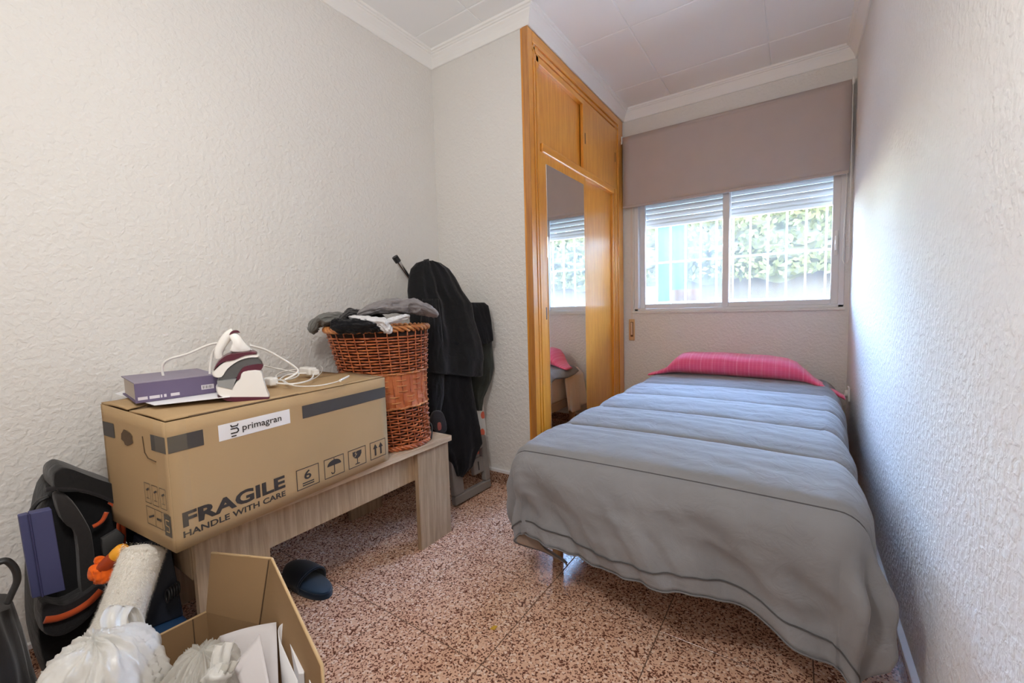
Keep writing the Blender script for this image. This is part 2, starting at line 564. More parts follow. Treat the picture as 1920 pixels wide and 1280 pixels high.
# baseboards: terrazzo skirting with a painted white top
def baseboard(name, a, b, inw):
    (ax, ay), (bx, by) = a, b
    ix, iy = inw
    t = .017
    lo = (min(ax, bx, ax + ix * t, bx + ix * t), min(ay, by, ay + iy * t, by + iy * t))
    hi = (max(ax, bx, ax + ix * t, bx + ix * t), max(ay, by, ay + iy * t, by + iy * t))
    o = struct(name, MB().box((*lo, 0), (*hi, .066)), TERRB, bevel=.002)
    o2 = MB().box((*lo, .066), (*hi, .082)).build('top_strip', LABELW, o, bevel=.002, label='white painted top edge')
    return o
baseboard('baseboard_left', (XL, YB), (XL, Y1), (1, 0))
baseboard('baseboard_middle', (XL + .017, Y1), (-1.19, Y1), (0, -1))
baseboard('baseboard_right', (XR, YB), (XR, Y2), (-1, 0))
baseboard('baseboard_window', (XW + .02, Y2), (XR - .017, Y2), (0, -1))

# ------------------------------------------------------------------ window
WY = Y2 + .055
win = thing('window_1', (-.42, WY, WZ0), kind='structure')
fw = .052
mb = MB()
mb.box((WX0, WY - .05, WZ0 + .012), (WX0 + .030, WY + .05, WZ1)).box((WX1 - .030, WY - .05, WZ0 + .012), (WX1, WY + .05, WZ1))
mb.box((WX0, WY - .05, WZ0 + .012), (WX1, WY + .05, WZ0 + .030)).box((WX0, WY - .05, WZ1 - .04), (WX1, WY + .05, WZ1))
mb.build('frame', ALU, win, bevel=.003)
def sash(x0, x1, y, glassmat, lab):
    z0, z1 = WZ0 + .030, WZ1 - .04
    s = MB().box((x0, y - .014, z0), (x0 + .042, y + .014, z1)).box((x1 - .042, y - .014, z0), (x1, y + .014, z1)) \
        .box((x0 + .042, y - .014, z0), (x1 - .042, y + .014, z0 + .034)).box((x0 + .042, y - .014, z1 - .03), (x1 - .042, y + .014, z1)).build('sash', ALU, win, bevel=.004)
    MB().box((x0 + .040, y - .002, z0 + .030), (x1 - .040, y + .002, z1 - .02)).build('pane', glassmat, s, label=lab)
    return s
sash(WX0 + .026, -.405, WY + .018, GLASSL, 'left pane with stronger glare haze')
sr = sash(-.452, WX1 - .026, WY - .018, GLASSR, 'clearer right pane')
hz = 1.355
mb = MB().box((WX1 - .055, WY - .044, hz - .075), (WX1 - .037, WY - .032, hz + .075)).box((WX1 - .052, WY - .054, hz - .045), (WX1 - .040, WY - .040, hz + .045))
mb.build('latch', WHITEP, sr, bevel=.003)
struct('trim_7', MB().box((WX0 - .02, Y2 - .012, WZ0 - .008), (WX1 + .008, Y2 + .05, WZ0 + .012)), WALL, bevel=.004)

# outside: rolled shutter curtain, bars, yard
sh = thing('roller_shutter', (-.42, Y2 + .15, WZ1), 'pale grey slatted roller shutter pulled half up outside the window', 'shutter')
z = 1.64
k = 0
while z < WZ1:
    rows = []
    for xx in (WX0 + .006, WX1 - .006):
        rows.append([(xx, Y2 + .15 + .006 * math.sin(PI * q / 6) * -1, z + .040 * q / 6) for q in range(7)] + [(xx, Y2 + .162, z + .040), (xx, Y2 + .162, z)])
    MB().rings(rows).build('slat', plain('shutter_slat', (.80, .83, .82, 1), .5), sh)
    z += .0425; k += 1
MB().box((WX0, Y2 + .140, 1.612), (WX1, Y2 + .164, 1.6385)).build('bottom_bar', plain('shutter_bar', (.85, .87, .86, 1), .5), sh, bevel=.003)

gr = thing('window_bars', (-.42, Y2 + .212, WZ0), 'white metal security bars outside the window panes', 'window bars')
GY = Y2 + .205
xs = [-.405 + .1105 * q for q in range(-6, 7)]
for xx in xs:
    if WX0 + .02 < xx < WX1 - .01:
        MB().box((xx - .006, GY - .006, WZ0), (xx + .006, GY + .006, WZ1)).build('bar', WHITEM, gr, bevel=.001)
for zz in (1.34, 1.02):
    MB().box((WX0, GY + .0062, zz - .007), (WX1, GY + .0142, zz + .007)).build('cross_bar', WHITEM, gr, bevel=.001)

EXT = plain('yard_concrete', (.72, .70, .67, 1), .9)
YW = 6.6
struct('ground_yard', MB().box((-9, Y2 + .25, -.35), (7, 12, -.25)), EXT)
struct('wall_yard', MB().box((-7, YW, -.25), (6, YW + .18, 1.42)), plain('yard_wall_paint', (.019, .018, .0155, 1), .95, spec=.1), bevel=.01)
hedge = thing('hedge', (.2, YW - .25, -.25), 'yellow green hedge above the yard wall, seen through the right pane', 'hedge')
rnd = random.Random(3)
HEDGE = fabric('hedge_leaf', (.0115, .0125, .0052, 1), .95, scale=30, sheen=0, var=.5)
mb = MB()
rows = []
for i in range(25):
    row = []
    for j in range(60):
        xx = -1.9 + 4.2 * j / 59; a = PI * i / 24
        yy = YW - .10 - .22 * math.sin(a) - .12 * nz(xx * 3, i * .5, 2)
        row.append((xx, yy - .12 * (1 if i < 12 else .3), 1.30 + .92 * i / 24 + .12 * nz(xx * 2.5, i * .4)))
    rows.append(row)
mb.grid(rows)
mb.build('foliage', HEDGE, hedge, smooth_=True, kind='stuff')
mb = MB()
for q in range(2600):
    xx = -1.9 + 4.2 * rnd.random(); zz = 1.32 + .95 * rnd.random()
    c = Vector((xx, YW - .34 - .2 * rnd.random(), zz))
    d1 = Vector((rnd.uniform(-1, 1), rnd.uniform(-.4, .4), rnd.uniform(-1, 1))).normalized() * rnd.uniform(.03, .06)
    d2 = d1.cross(Vector((rnd.uniform(-.4, .4), 1, rnd.uniform(-.4, .4)))).normalized() * d1.length * .45
    mb.add([c - d1, c + d2, c + d1, c - d2], [(0, 1, 2, 3)])
mb.build('leaves', plain('hedge_leaf_light', (.0125, .0140, .0056, 1), .95, spec=.05), hedge, kind='stuff', recalc=False)
tag(MB().box((-1.50, YW - 1.0, -.25), (-1.15, YW - .94, 2.25)).build('yard_panel', plain('blue_screen', (.0022, .011, .018, 1), .9, spec=.1), bevel=.01),
    'pale blue upright panel in the yard, seen through the left pane', 'panel')
o = MB().rings([[(-1.09 + r * math.cos(2 * PI * k / 20), YW - 1.30 + r * math.sin(2 * PI * k / 20), zz) for k in range(20)] for r, zz in
    ((.11, -.25), (.15, 1.03), (.165, 1.05), (.165, 1.17), (.145, 1.17), (.135, 1.10))]).build('planter', plain('orange_terracotta', (.0100, .0046, .0008, 1), .9, spec=.1), smooth_=True, angle=40)
tag(o, 'orange planter in the yard, seen low through the left pane', 'planter')

# ------------------------------------------------------------------ roller blind, chain, strap
bl = thing('roller_blind', (-.44, Y2 - .055, 2.28), 'taupe roller blind half lowered over the window', 'blind')
BX0, BX1, BZ0, BZ1, BY = -1.142, .236, 1.757, 2.285, Y2 - .060
rows = []
for j in range(15):
    zz = BZ0 + (BZ1 - BZ0) * j / 14
    row = []
    for i in range(25):
        s = i / 24
        curl = .028 * (1 - smooth(0, .07, s)) * math.sin(PI * j / 14)
        curl += .008 * smooth(.94, 1, s) * math.sin(PI * j / 14)
        row.append((BX0 + (BX1 - BX0) * s + .45 * curl, BY - curl * .6 - .002 * math.sin(s * 9), zz))
    rows.append(row)
MB().grid(rows).build('blind_cloth', BLIND, bl, smooth_=True, solid=.0015)
MB().tube([(BX0, BY + .016, BZ1 - .012), (BX1, BY + .016, BZ1 - .012)], .018, 16).build('roller_tube', BLIND, bl, smooth_=True, angle=40)
MB().box((BX0, BY - .006, BZ0 - .006), (BX1, BY + .006, BZ0 + .012)).build('hem_bar', BLIND, bl, bevel=.004)
mb = MB().box((BX0 - .009, BY - .004, BZ1 - .035), (BX0 - .001, Y2 - .001, BZ1 + .010)).box((BX0 - .009, BY - .012, BZ1 - .05), (BX0 - .001, BY - .002, BZ1 - .03))
mb.build('bracket', WHITEP, bl, bevel=.002)
MB().box((BX1 + .001, BY - .004, BZ1 - .03), (BX1 + .012, Y2 - .001, BZ1 + .012)).build('bracket', WHITEP, bl, bevel=.002)
path = [(BX1 + .006, BY - .002, BZ1 - .02), (BX1 + .009, BY - .002, 1.8), (BX1 + .012, BY + .004, 1.25), (BX1 + .006, BY + .01, 1.225), (BX1 - .008, BY + .014, 1.222), (BX1 - .016, BY + .018, 1.245), (BX1 - .006, BY + .018, 1.8), (BX1 + .006, BY + .018, BZ1 - .02)]
MB().tube(path, .0028, 6).build('chain', WHITEP, bl, smooth_=True)

st = thing('shutter_strap', (-1.092, Y2, .73), 'shutter strap hanging to a wooden winder box left of the window', 'shutter strap')
MB().box((-1.100, Y2 - .008, .86), (-1.084, Y2 - .0055, 1.98)).build('strap', plain('strap_webbing', (.72, .66, .60, 1), .9), st)
MB().box((-1.117, Y2 - .014, .725), (-1.070, Y2 - .001, .895)).build('plate', wood('strap_plate', (.55, .30, .13, 1), (.68, .42, .2, 1), (.75, .5, .27, 1), (7, 7, .5)), st, bevel=.005)
pl = MB().box((-1.103, Y2 - .0155, .755), (-1.081, Y2 - .0142, .872)).build('slot', plain('slot_brown', (.12, .05, .02, 1), .8), st)
MB().box((-1.099, Y2 - .022, .770), (-1.085, Y2 - .0158, .868)).build('strap_end', plain('strap_webbing2', (.70, .52, .36, 1), .9), st, bevel=.002)

p = at(1591, 738, x=XR - .005)
so = thing('wall_socket', (XR, p.y, p.z), 'small white socket on the right wall beside the bed head', 'socket')
MB().box((XR - .010, p.y - .040, p.z - .040), (XR - .0005, p.y + .040, p.z + .040)).build('plate', WHITEP, so, bevel=.003)
MB().tube([(XR - .010, p.y, p.z), (XR - .024, p.y, p.z)], [.024, .020], 16).build('plug', WHITEP, so, smooth_=True, angle=40)

# ------------------------------------------------------------------ wardrobe
wd = thing('wardrobe', (-1.50, 2.6, 0), 'built-in honey oak wardrobe with sliding doors and a tall mirror', 'wardrobe')
D0, D1 = 2.045, 3.125
def mould(name, steps, y0, y1, z0, z1, mat, axis='v'):
    pass
def casing_side(y0, sgn, name, widths):
    mb = MB()
    y = y0
    for wdt, x in widths:
        a, b = sorted((y, y + sgn * wdt))
        mb.box((-1.20, a, 0), (x, b, 2.42))
        y += sgn * wdt
    return mb.build(name, [WARD], wd, bevel=.0035, seg=3)
casing_side(1.922, 1, 'side_casing', [(.046, -1.155), (.012, -1.176), (.020, -1.158), (.010, -1.176), (.028, -1.160), (.010, -1.178)])
casing_side(3.315, -1, 'side_casing', [(.10, -1.155), (.012, -1.166), (.024, -1.159), (.020, -1.163), (.036, -1.168)])
MB().box((-1.188, 1.9215, 0), (-1.1545, 1.925, 2.42)).build('casing_end', WARDD, wd, label='darker end face of the casing')
mb = MB()
for z0, z1, x in ((2.365, 2.42, -1.1555), (2.352, 2.365, -1.1665), (2.332, 2.352, -1.158), (2.324, 2.332, -1.168), (2.290, 2.324, -1.160)):
    mb.box((-1.20, 1.97, z0), (x, 3.22, z1))
mb.build('head_casing', WARDH, wd, bevel=.003, seg=3)
MB().box((-1.20, D0, 1.838), (-1.150, D1 - .004, 1.886)).build('mid_rail', WARDH, wd, bevel=.007, seg=3)
MB().box((-1.82, Y1 + .06, 0), (-1.24, Y2 - .01, 2.40)).build('carcass', WARDD, wd)
def door(y0, y1, z0, z1, x, pulls, lab=None):
    d = MB().box((x - .020, y0, z0), (x, y1, z1)).build('door', WARD, wd, bevel=.002, label=lab)
    for py, pz in pulls:
        q = MB().box((x - .001, py - .005, pz - .034), (x + .0015, py + .005, pz + .034)).build('finger_pull', plain('pull_dark', (.07, .03, .012, 1), .5), d, bevel=.001)
    return d
door(D0 - .01, 2.600, 1.884, 2.295, -1.186, [])
door(2.592, D1 + .07, 1.884, 2.295, -1.160, [(2.622, 2.085), (3.165, 2.115)])
dm = door(D0 - .01, 2.622, .02, 1.840, -1.160, [(2.066, .972)], 'sliding door with a tall mirror')
door(2.600, D1 + .07, .02, 1.840, -1.184, [(2.628, .965)])
MB().box((-1.1598, 2.090, .20), (-1.1560, 2.582, 1.786)).build('mirror', MIRROR, dm, bevel=.0012)

# ------------------------------------------------------------------ added fill lamp, unseen above and behind the view
lp = thing('fill_lamp', (FILL_AT[0], FILL_AT[1], ZT), 'added fill lamp on a cord, out of view above the open carton', 'lamp')
MB().lathe([(.001, 0), (.05, 0), (.045, -.02), (.012, -.03), (.001, -.03)], (FILL_AT[0], FILL_AT[1], ZT), 24).build('fill_lamp_rose', WHITEM, lp, smooth_=True, angle=40)
MB().tube([(FILL_AT[0], FILL_AT[1], ZT - .02), (FILL_AT[0], FILL_AT[1], FILL_AT[2] + .13)], .004, 8).build('cord', WHITEP, lp, smooth_=True)
MB().tube([(FILL_AT[0], FILL_AT[1], FILL_AT[2] + .14), (FILL_AT[0], FILL_AT[1], FILL_AT[2] + .085)], .02, 16).build('fill_lamp_holder', WHITEP, lp, smooth_=True, angle=40)

# ------------------------------------------------------------------ bed
bed = thing('bed', (-.33, 2.27, 0), 'single bed pushed along the right wall under the window', 'bed')
BX, BW, BF, BH = -.79, .095, 1.30, 3.24
MB().box((BX + .01, BF + .02, .20), (BW - .01, BH, .27)).build('bed_base', plain('bed_base_beige', (.40, .30, .22, 1), .8), bed, bevel=.01)
LEGM = wood('bed_leg_wood', (.36, .20, .10, 1), (.46, .28, .15, 1), (.55, .36, .2, 1), (7, 7, .5))
for lx, ly in ((-.775, 1.43), (.07, 1.43), (-.765, 3.15), (.07, 3.15)):
    MB().lathe([(.001, 0), (.019, 0), (.022, .012), (.026, .20), (.001, .20)], (lx, ly, 0), 16).build('leg', LEGM, bed, smooth_=True, angle=40)
rows = []
for s, z in ((-.02, .27), (0, .29), (0, .46), (-.03, .483)):
    r = .07
    ring = []
    for cx, cy, a0 in ((BW - r, BH - r, 0), (BX + r, BH - r, PI / 2), (BX + r, BF + r, PI), (BW - r, BF + r, 1.5 * PI)):
        for q in range(6):
            a = a0 + PI / 2 * q / 5
            ring.append((cx + (r + s) * math.cos(a), cy + (r + s) * math.sin(a), z))
    rows.append(ring)
MB().rings(rows).build('mattress', SHEET, bed, smooth_=True, angle=50)

# sheet corner that hangs at the head, seen in the mirror
rows = []
for i in range(15):
    yy = 2.90 + .33 * i / 14
    row = []
    for j in range(14):
        s = j / 13
        zz = .500 - .34 * s * (1 - .25 * abs(i / 14 - .5)) if s > .12 else .500
        xx = BX + .06 - .10 * min(1, s / .14) - .014 * math.sin(i * 1.35 + s * 2) * s - .015 * s
        row.append((xx, yy + .03 * s * math.sin(i), zz))
    rows.append(row)
tag(MB().grid(rows).build('sheet', SHEET, smooth_=True, solid=.003), 'white sheet corner hanging at the bed head, reflected in the wardrobe mirror', 'sheet')

# comforter
XA, XB, YF, ZB, RR = -.785, .088, 1.265, .512, .060
LA, LB = .285, .27
SEAMS = [1.235, 1.60, 1.955, 2.31, 2.665]
def hem_b(a):
    return YF - (.335 + .05 * smooth(-.25, .15, a) + .012 * math.sin(a * 9))
def comf(a, b, lift=0.0):
    ex = (a - XA) if a < XA else ((a - XB) if a > XB else 0.0)
    ey = (b - YF) if b < YF else 0.0
    d = math.hypot(ex, ey)
    px, py = clamp(a, XA, XB), max(b, YF)
    if d > 1e-6: dx, dy = ex / d, ey / d
    else: dx, dy = 0, 0
    q = RR * PI / 2
    if d < q:
        h, dr = RR * math.sin(d / RR), RR * (1 - math.cos(d / RR))
    else:
        h, dr = RR + .05 * (d - q), RR + .995 * (d - q)
    hang = smooth(.05, .25, d)
    # folds in the hanging cloth: broad slanting ones at the foot, fanned ones at the corners
    ang = math.atan2(ey, ex) if d > 1e-6 else 0
    corner = clamp(min(abs(ex), abs(ey)) / .10)
    if ey < 0:
        f = 1.1 * nz(px * 4.5 - d * 4.0 + ang * .9, d * 2.2, 7) + .55 * nz(px * 10 - d * 8 + ang * 2, d * 3.5, 3) + .22 * nz(px * 24 - d * 16, d * 7, 1)
        f += .38 * ridge(px * 3.6 - d * 4.5 + .4 * nz(d * 6, 4), d * 1.6, 11) - .1
        f += corner * .55 * math.sin(ang * 9 + 1.2 * nz(d * 5, 2))
    else:
        f = .7 * nz(py * 4, d * 2, 5) + .4 * nz(py * 11, d * 4, 9)
    amp = .062 * hang * (1 + .4 * corner)
    if a > XB: amp *= .45
    if a < XA: amp *= .45
    h += amp * f
    drop_ = dr
    if ex > 0: h = min(h, .068 + .045 * clamp(drop_ / .3) + .05 * clamp(-ey / .2))
    # puffed quilting between the seams
    z = ZB
    k = 0
    t = None
    for i in range(len(SEAMS) - 1):
        if SEAMS[i] <= b <= SEAMS[i + 1]:
            t = (b - SEAMS[i]) / (SEAMS[i + 1] - SEAMS[i])
    if b > SEAMS[-1]: t = min(.5, (b - SEAMS[-1]) / .38)
    if b < SEAMS[0]: t = min(.5, (SEAMS[0] - b) / .26)
    puff = .021 * math.sqrt(max(0, math.sin(PI * t)))
    wrk = .0045 * ridge(a * 3.2 + 5, b * 15 + .8 * a) + .003 * ridge(a * 9, b * 26 + 3 * a, 4)
    wrk *= (1 - .5 * hang) * math.sqrt(max(0, math.sin(PI * t)))
    wrk += .004 * ridge(a * 5 + b * 6, b * 9 - a * 3, 8) * smooth(.04, .16, d) * (1 - .5 * hang)
    nrm = clamp(d / (RR * PI / 2))
    zz = z - dr + (puff + wrk + lift) * (1 - nrm)
    hh = h + (puff * .8 + wrk + lift) * nrm
    zz -= .010 * ((a + .33) / .46) ** 2 * (1 if d == 0 else .6)
    # left front tip tucks back under itself
    if ex < 0 and ey < 0:
        c = clamp(-ex / LA) * clamp(-ey / .33)
        hh -= .13 * c ** 2
        px += .085 * c ** 3
    x_, y_ = px + dx * hh, py + dy * hh
    x_ += .034 * smooth(1.9, 2.7, b) * clamp((a + .35) / .4)
    x_ = min(x_, XR - .012)
    return Vector((x_, y_, max(zz, .03)))
NA = 130
FIX = sorted(set([3.12 - .0155 * i for i in range(int((3.12 - 1.20) / .0155) + 1)] + SEAMS + [q + .006 for q in SEAMS] + [q - .006 for q in SEAMS]), reverse=True)
FIX = [q for q in FIX if q > 1.205]
NB = len(FIX) + 27
BTOP = 3.12
def la_of(b):
    return LA * (1 - .80 * smooth(2.35, 2.75, b)) + .02 * math.sin(b * 7)
rows = []
for j in range(NB + 1):
    row = []
    for i in range(NA + 1):
        t = i / NA
        bb0 = FIX[j] if j < len(FIX) else 1.2
        a = (XA - la_of(bb0)) + (XB + LB - XA + la_of(bb0)) * t
        b = FIX[j] if j < len(FIX) else FIX[-1] + (hem_b(a) - FIX[-1]) * (j - len(FIX) + 1) / (NB - len(FIX) + 1)
        row.append(comf(a, b))
    rows.append(row)
cf = thing('comforter', (-.33, 2.0, .51), 'grey quilted comforter spread over the bed and hanging at its foot', 'comforter')
MB().grid(rows).build('quilt', [COMF, COMFB], cf, smooth_=True, solid=.010, off=-1)
for sb in SEAMS:
    pts = [comf((XA - la_of(sb)) + (XB + LB - XA + la_of(sb)) * i / 90, sb, .0) + Vector((0, 0, .0006)) for i in range(91)]
    MB().tube(pts, .0022, 5).build('quilting_seam', SEAM, cf, smooth_=True)
pts = []
for i in range(111):
    a = XA - LA + .042 + (XB + LB - XA + LA - .084) * i / 110
    q = comf(a, hem_b(a) + .046)
    pts.append(q + Vector((0, -.0035, 0)))
MB().tube(pts, .0021, 5).build('hem_piping', SEAM, cf, smooth_=True)
pts = []
for i in range(111):
    a = XA - LA + (XB + LB - XA + LA) * i / 110
    pts.append(comf(a, hem_b(a)) + Vector((0, -.002, -.001)))
MB().tube(pts, .0026, 5).build('hem_edge', plain('grey_edge', (.16, .155, .16, 1), .9), cf, smooth_=True)

# pillow
prof = [(-.845, 2.955, .525, .055, .008), (-.80, 2.975, .535, .075, .011), (-.74, 3.02, .553, .105, .020), (-.69, 3.05, .585, .135, .048), (-.655, 3.065, .600, .150, .064), (-.60, 3.075, .603, .158, .070), (-.45, 3.08, .603, .162, .072),
        (-.30, 3.08, .600, .162, .071), (-.15, 3.075, .596, .160, .069), (-.05, 3.065, .590, .152, .064), (.00, 3.05, .580, .140, .054), (.045, 3.02, .560, .115, .034), (.09, 2.985, .535, .090, .018), (.14, 2.95, .510, .070, .013), (.185, 2.925, .488, .058, .011), (.222, 2.905, .468, .048, .009)]
rows = []
NP = 28
fine = []
for i in range(len(prof) - 1):
    for s in range(4):
        t = s / 4
        fine.append([a + (b - a) * t for a, b in zip(prof[i], prof[i + 1])])
fine.append(list(prof[-1]))
for x, y, z, hd, hh in fine:
    ring = []
    for k in range(NP):
        a = 2 * PI * k / NP
        c, s_ = math.cos(a), math.sin(a)
        p = 2.5
        rr_ = (abs(c) ** p + abs(s_) ** p) ** (-1 / p)
        w_ = 1 + .05 * nz(x * 9, k * .6)
        ring.append((x + .004 * nz(k * .5, x * 5), y + hd * c * rr_, z + hh * s_ * rr_ * w_))
    rows.append(ring)
po = MB().rings(rows).build('pillow', PINK, smooth_=True)
tag(po, 'bright pink striped long pillow at the bed head', 'pillow')

# ------------------------------------------------------------------ low table
tb = thing('coffee_table', (-1.55, .89, 0), 'low grey oak coffee table with panel legs along the left wall', 'table')
TY0, TY1, TX0, TX1 = .405, 1.375, -1.80, -1.275
MB().box((TX0, TY0 - .003, .423), (TX1, TY1 + .006, .447)).build('tabletop', TABT, tb, bevel=.0015)
for (ya, yb) in ((TY0, TY0 + .185), (TY1 - .188, TY1 - .003)):
    MB().box((-1.312, ya, 0), (-1.290, yb, .4225)).build('leg', TAB, tb, bevel=.001)
    MB().box((-1.792, ya, 0), (-1.770, yb, .4225)).build('leg', TAB, tb, bevel=.001)
MB().box((-1.332, TY0 + .02, .300), (-1.3125, TY1 - .02, .4225)).build('apron', TAB, tb, bevel=.001)
MB().box((-1.770, TY0 + .02, .300), (-1.752, TY1 - .02, .4225)).build('apron', TAB, tb, bevel=.001)
for yy in (TY0 + .003, TY1 - .023):
    MB().box((-1.765, yy, .300), (-1.3325, yy + .018, .4225)).build('end_apron', TAB, tb, bevel=.001)

# ------------------------------------------------------------------ big cardboard box on the table
bdir = Vector((-.0893, .996, 0)).normalized()
bin_ = Vector((-bdir.y, bdir.x, 0))
FL = Vector((-1.211, .345, .449))
BL, BD, BHT = .682, .355, .313
def bp(s, t, u=0.0):
    """box frame: s along the front, t up, u inward"""
    return FL + bdir * s + Vector((0, 0, t)) + bin_ * u
bx = thing('shipping_box', FL + bdir * BL / 2 + bin_ * BD / 2, 'big brown fragile shipping box on the low table', 'box')
mb = MB()
ns, nt_ = 24, 10
def wav(s, t):
    return .0008 * nz(s * 9, t * 9, 3)
mb.grid([[bp(BL * i / ns, BHT * j / nt_, wav(i * .06, j * .1) if 0 < i < ns and j > 0 else 0) for i in range(ns + 1)] for j in range(nt_ + 1)])
mb.grid([[bp(0, (BHT + .014 * i / ns) * j / nt_, BD * i / ns) for i in range(ns + 1)] for j in range(nt_ + 1)])
mb.grid([[bp(BL, (BHT + .0 * i / ns) * j / nt_, BD * i / ns) for i in range(ns + 1)] for j in range(nt_ + 1)])
mb.grid([[bp(BL * i / ns, (BHT + .014 * (1 - i / ns)) * j / nt_, BD) for i in range(ns + 1)] for j in range(nt_ + 1)])
mb.grid([[bp(BL * i / ns, 0, BD * j / nt_) for i in range(ns + 1)] for j in range(nt_ + 1)])
mb.build('carton', CARD, bx, smooth_=True, angle=40, solid=.004, off=0)
def flap(pts, name='flap'):
    """a four-cornered sheet of board, a little warped"""
    a, b, c, d = [Vector(p) for p in pts]
    rows = []
    for i in range(9):
        row = []
        for j in range(13):
            t, s = i / 8, j / 12
            p = (a * (1 - s) + b * s) * (1 - t) + (d * (1 - s) + c * s) * t
            p = p + Vector((0, 0, .003 * math.sin(s * 5 + 1) * math.sin(PI * t)))
            row.append(p)
        rows.append(row)
    return MB().grid(rows).build(name, CARD, bx, smooth_=True, angle=40, solid=.0045, off=-1)
T0 = BHT + .003
flap([bp(.004, T0 + .002, .008), bp(BL - .003, T0 + .001, .006), bp(BL - .003, T0 + .010, .185), bp(.002, T0 + .008, .190)])
flap([bp(.03, T0 + .012, .205), bp(BL - .01, T0 + .003, .195), bp(BL, T0 + .003, BD), bp(.0, T0 + .016, BD)])
flap([bp(.0, T0 + .013, .196), bp(.10, T0 + .018, .210), bp(.09, T0 + .02, BD - .01), bp(.0, T0 + .014, BD)])
MB().box((-1, 0, 0), (0, 0, 0)).v
# dark slit between front edge and flap
mb = MB(); mb.add([bp(.05, BHT + .0015, .002), bp(.34, BHT + .0015, .002), bp(.34, BHT + .004, .006), bp(.05, BHT + .004, .006)], [(0, 1, 2, 3)])
mb.build('slit', CARDDARK, bx)
mb = MB()
mb.tube([bp(.012, T0 + .004, .190), bp(.05, T0 + .009, .196), bp(.11, T0 + .012, .202)], .004, 6)
mb.build('torn_edge', CARDDARK, bx, smooth_=True)

FN = -bin_
FRM = Matrix((bdir, Vector((0, 0, 1)), FN)).transposed().to_4x4()
def front_st(u, v):
    p = on_plane(u, v, FL, FN)
    return (p - FL).dot(bdir), p.z - FL.z
def face_mat(s, t, off=.0031):
    M = FRM.copy(); M.translation = bp(s, t) + FN * off
    return M
def quad_on(name, mat, pts, plane='front', off=.003, label=None):
    mb = MB()
    if plane == 'front':
        P = [bp(s, t) + FN * off for s, t in pts]
    else:
        P = [bp(0, t, s) - bdir * off for s, t in pts]
    mb.add(P, [tuple(range(len(P)))])
    return mb.build(name, mat, bx, label=label)
def rect(s0, t0, s1, t1): return [(s0, t0), (s1, t0), (s1, t1), (s0, t1)]
# printed bands
def band(uvs, plane='front', name='printed_band'):
    if plane == 'front':
        st_ = [front_st(*q) for q in uvs]
    else:
        st_ = []
        for q in uvs:
            p = on_plane(*q, FL, bdir)
            st_.append(((p - FL).dot(bin_), p.z - FL.z))
    return st_
a = band([(310, 822), (379, 803), (381, 834), (312, 851)])
t0_, t1_ = sum(q[1] for q in a[2:]) / 2, sum(q[1] for q in a[:2]) / 2
quad_on('printed_band', PRINTG, rect(.0005, t0_, a[1][0], t1_))
a = band([(565, 762), (719, 728), (720, 751), (567, 787)])
quad_on('printed_band', PRINTG, rect(a[0][0], t0_, BL - .001, t1_))
a = band([(284, 814), (306, 820), (306, 850), (284, 840)], 'side')
quad_on('printed_band', PRINTG, rect(.0, t0_, max(.05, a[0][0]), t1_), 'side')
quad_on('printed_band', PRINTG, rect(BD - .075, t0_ + .003, BD - .004, t1_ + .003), 'side')
# hand holes in the left side: one torn open, one only scored
quad_on('hand_hole', CARDDARK, [(.205 + .033 * math.cos(q * PI / 8) * (1 + .15 * math.sin(3 * q)), BHT - .060 + .020 * math.sin(q * PI / 8) * (1 + .12 * math.cos(2 * q))) for q in range(16)], 'side', .0034, 'torn open hand hole')
mb = MB(); mb.tube([bp(0, BHT - .045 - .0 * q, .115 - .0) - bdir * .003 + Vector((0, 0, 0)) for q in range(1)] + [bp(0, BHT - .085, .110) - bdir * .003, bp(0, BHT - .097, .095) - bdir * .003, bp(0, BHT - .100, .055) - bdir * .003], .0012, 5)
mb.build('scored_hole', CARDDARK, bx)
# clear tape over the near edge
mb = MB()
mb.grid([[bp(0, t, .05) - bdir * .0036, bp(-.001, t, 0) - bdir * .003 + FN * .003, bp(.04, t, 0) + FN * .0036] for t in (.03, .16, BHT)])
def tape_mat():
    a = Mat('clear_tape', (.8, .68, .45, 1), .12)
    tr = a.n('ShaderNodeBsdfTransparent'); mx = a.n('ShaderNodeMixShader'); mx.inputs[0].default_value = .07
    a.l(tr.outputs[0], mx.inputs[1]); a.l(a.b.outputs[0], mx.inputs[2]); a.l(mx.outputs[0], a.t.nodes['Material Output'].inputs[0])
    a.bump(a.noise(20, 2, .5, (1, 1, .15)), .6, .004)
    return a.m
mb.build('packing_tape', tape_mat(), bx, label='glossy clear tape on the near edge')
# white shop label
a = [front_st(*q) for q in ((407, 797), (541, 767), (544, 793), (410, 827))]
ls0, ls1 = (a[0][0] + a[3][0]) / 2, (a[1][0] + a[2][0]) / 2
lt1, lt0 = (a[0][1] + a[1][1]) / 2, (a[2][1] + a[3][1]) / 2
quad_on('shop_label', LABELW, rect(ls0, lt0, ls1, lt1), label='white label with dark lettering')
lw, lh = ls1 - ls0, lt1 - lt0
text_mesh('primagran', face_mat(ls0 + lw * .30, lt0 + lh * .20, .0042), 1, bx, PRINT, 'label_lettering', bold=.010, width=lw * .56, height=lh * .52)
mb = MB()
def strip(pts, wd_, off=.0042):
    for (s0, t0), (s1, t1) in zip(pts[:-1], pts[1:]):
        d = Vector((s1 - s0, t1 - t0)); n = Vector((-d.y, d.x)).normalized() * wd_ / 2; e = d.normalized() * wd_ / 2
        mb.add([bp(s0 - e.x + n.x, t0 - e.y + n.y) + FN * off, bp(s1 + e.x + n.x, t1 + e.y + n.y) + FN * off, bp(s1 + e.x - n.x, t1 + e.y - n.y) + FN * off, bp(s0 - e.x - n.x, t0 - e.y - n.y) + FN * off], [(0, 1, 2, 3)])
lx = ls0 + lw * .155; lw2 = lw * .09
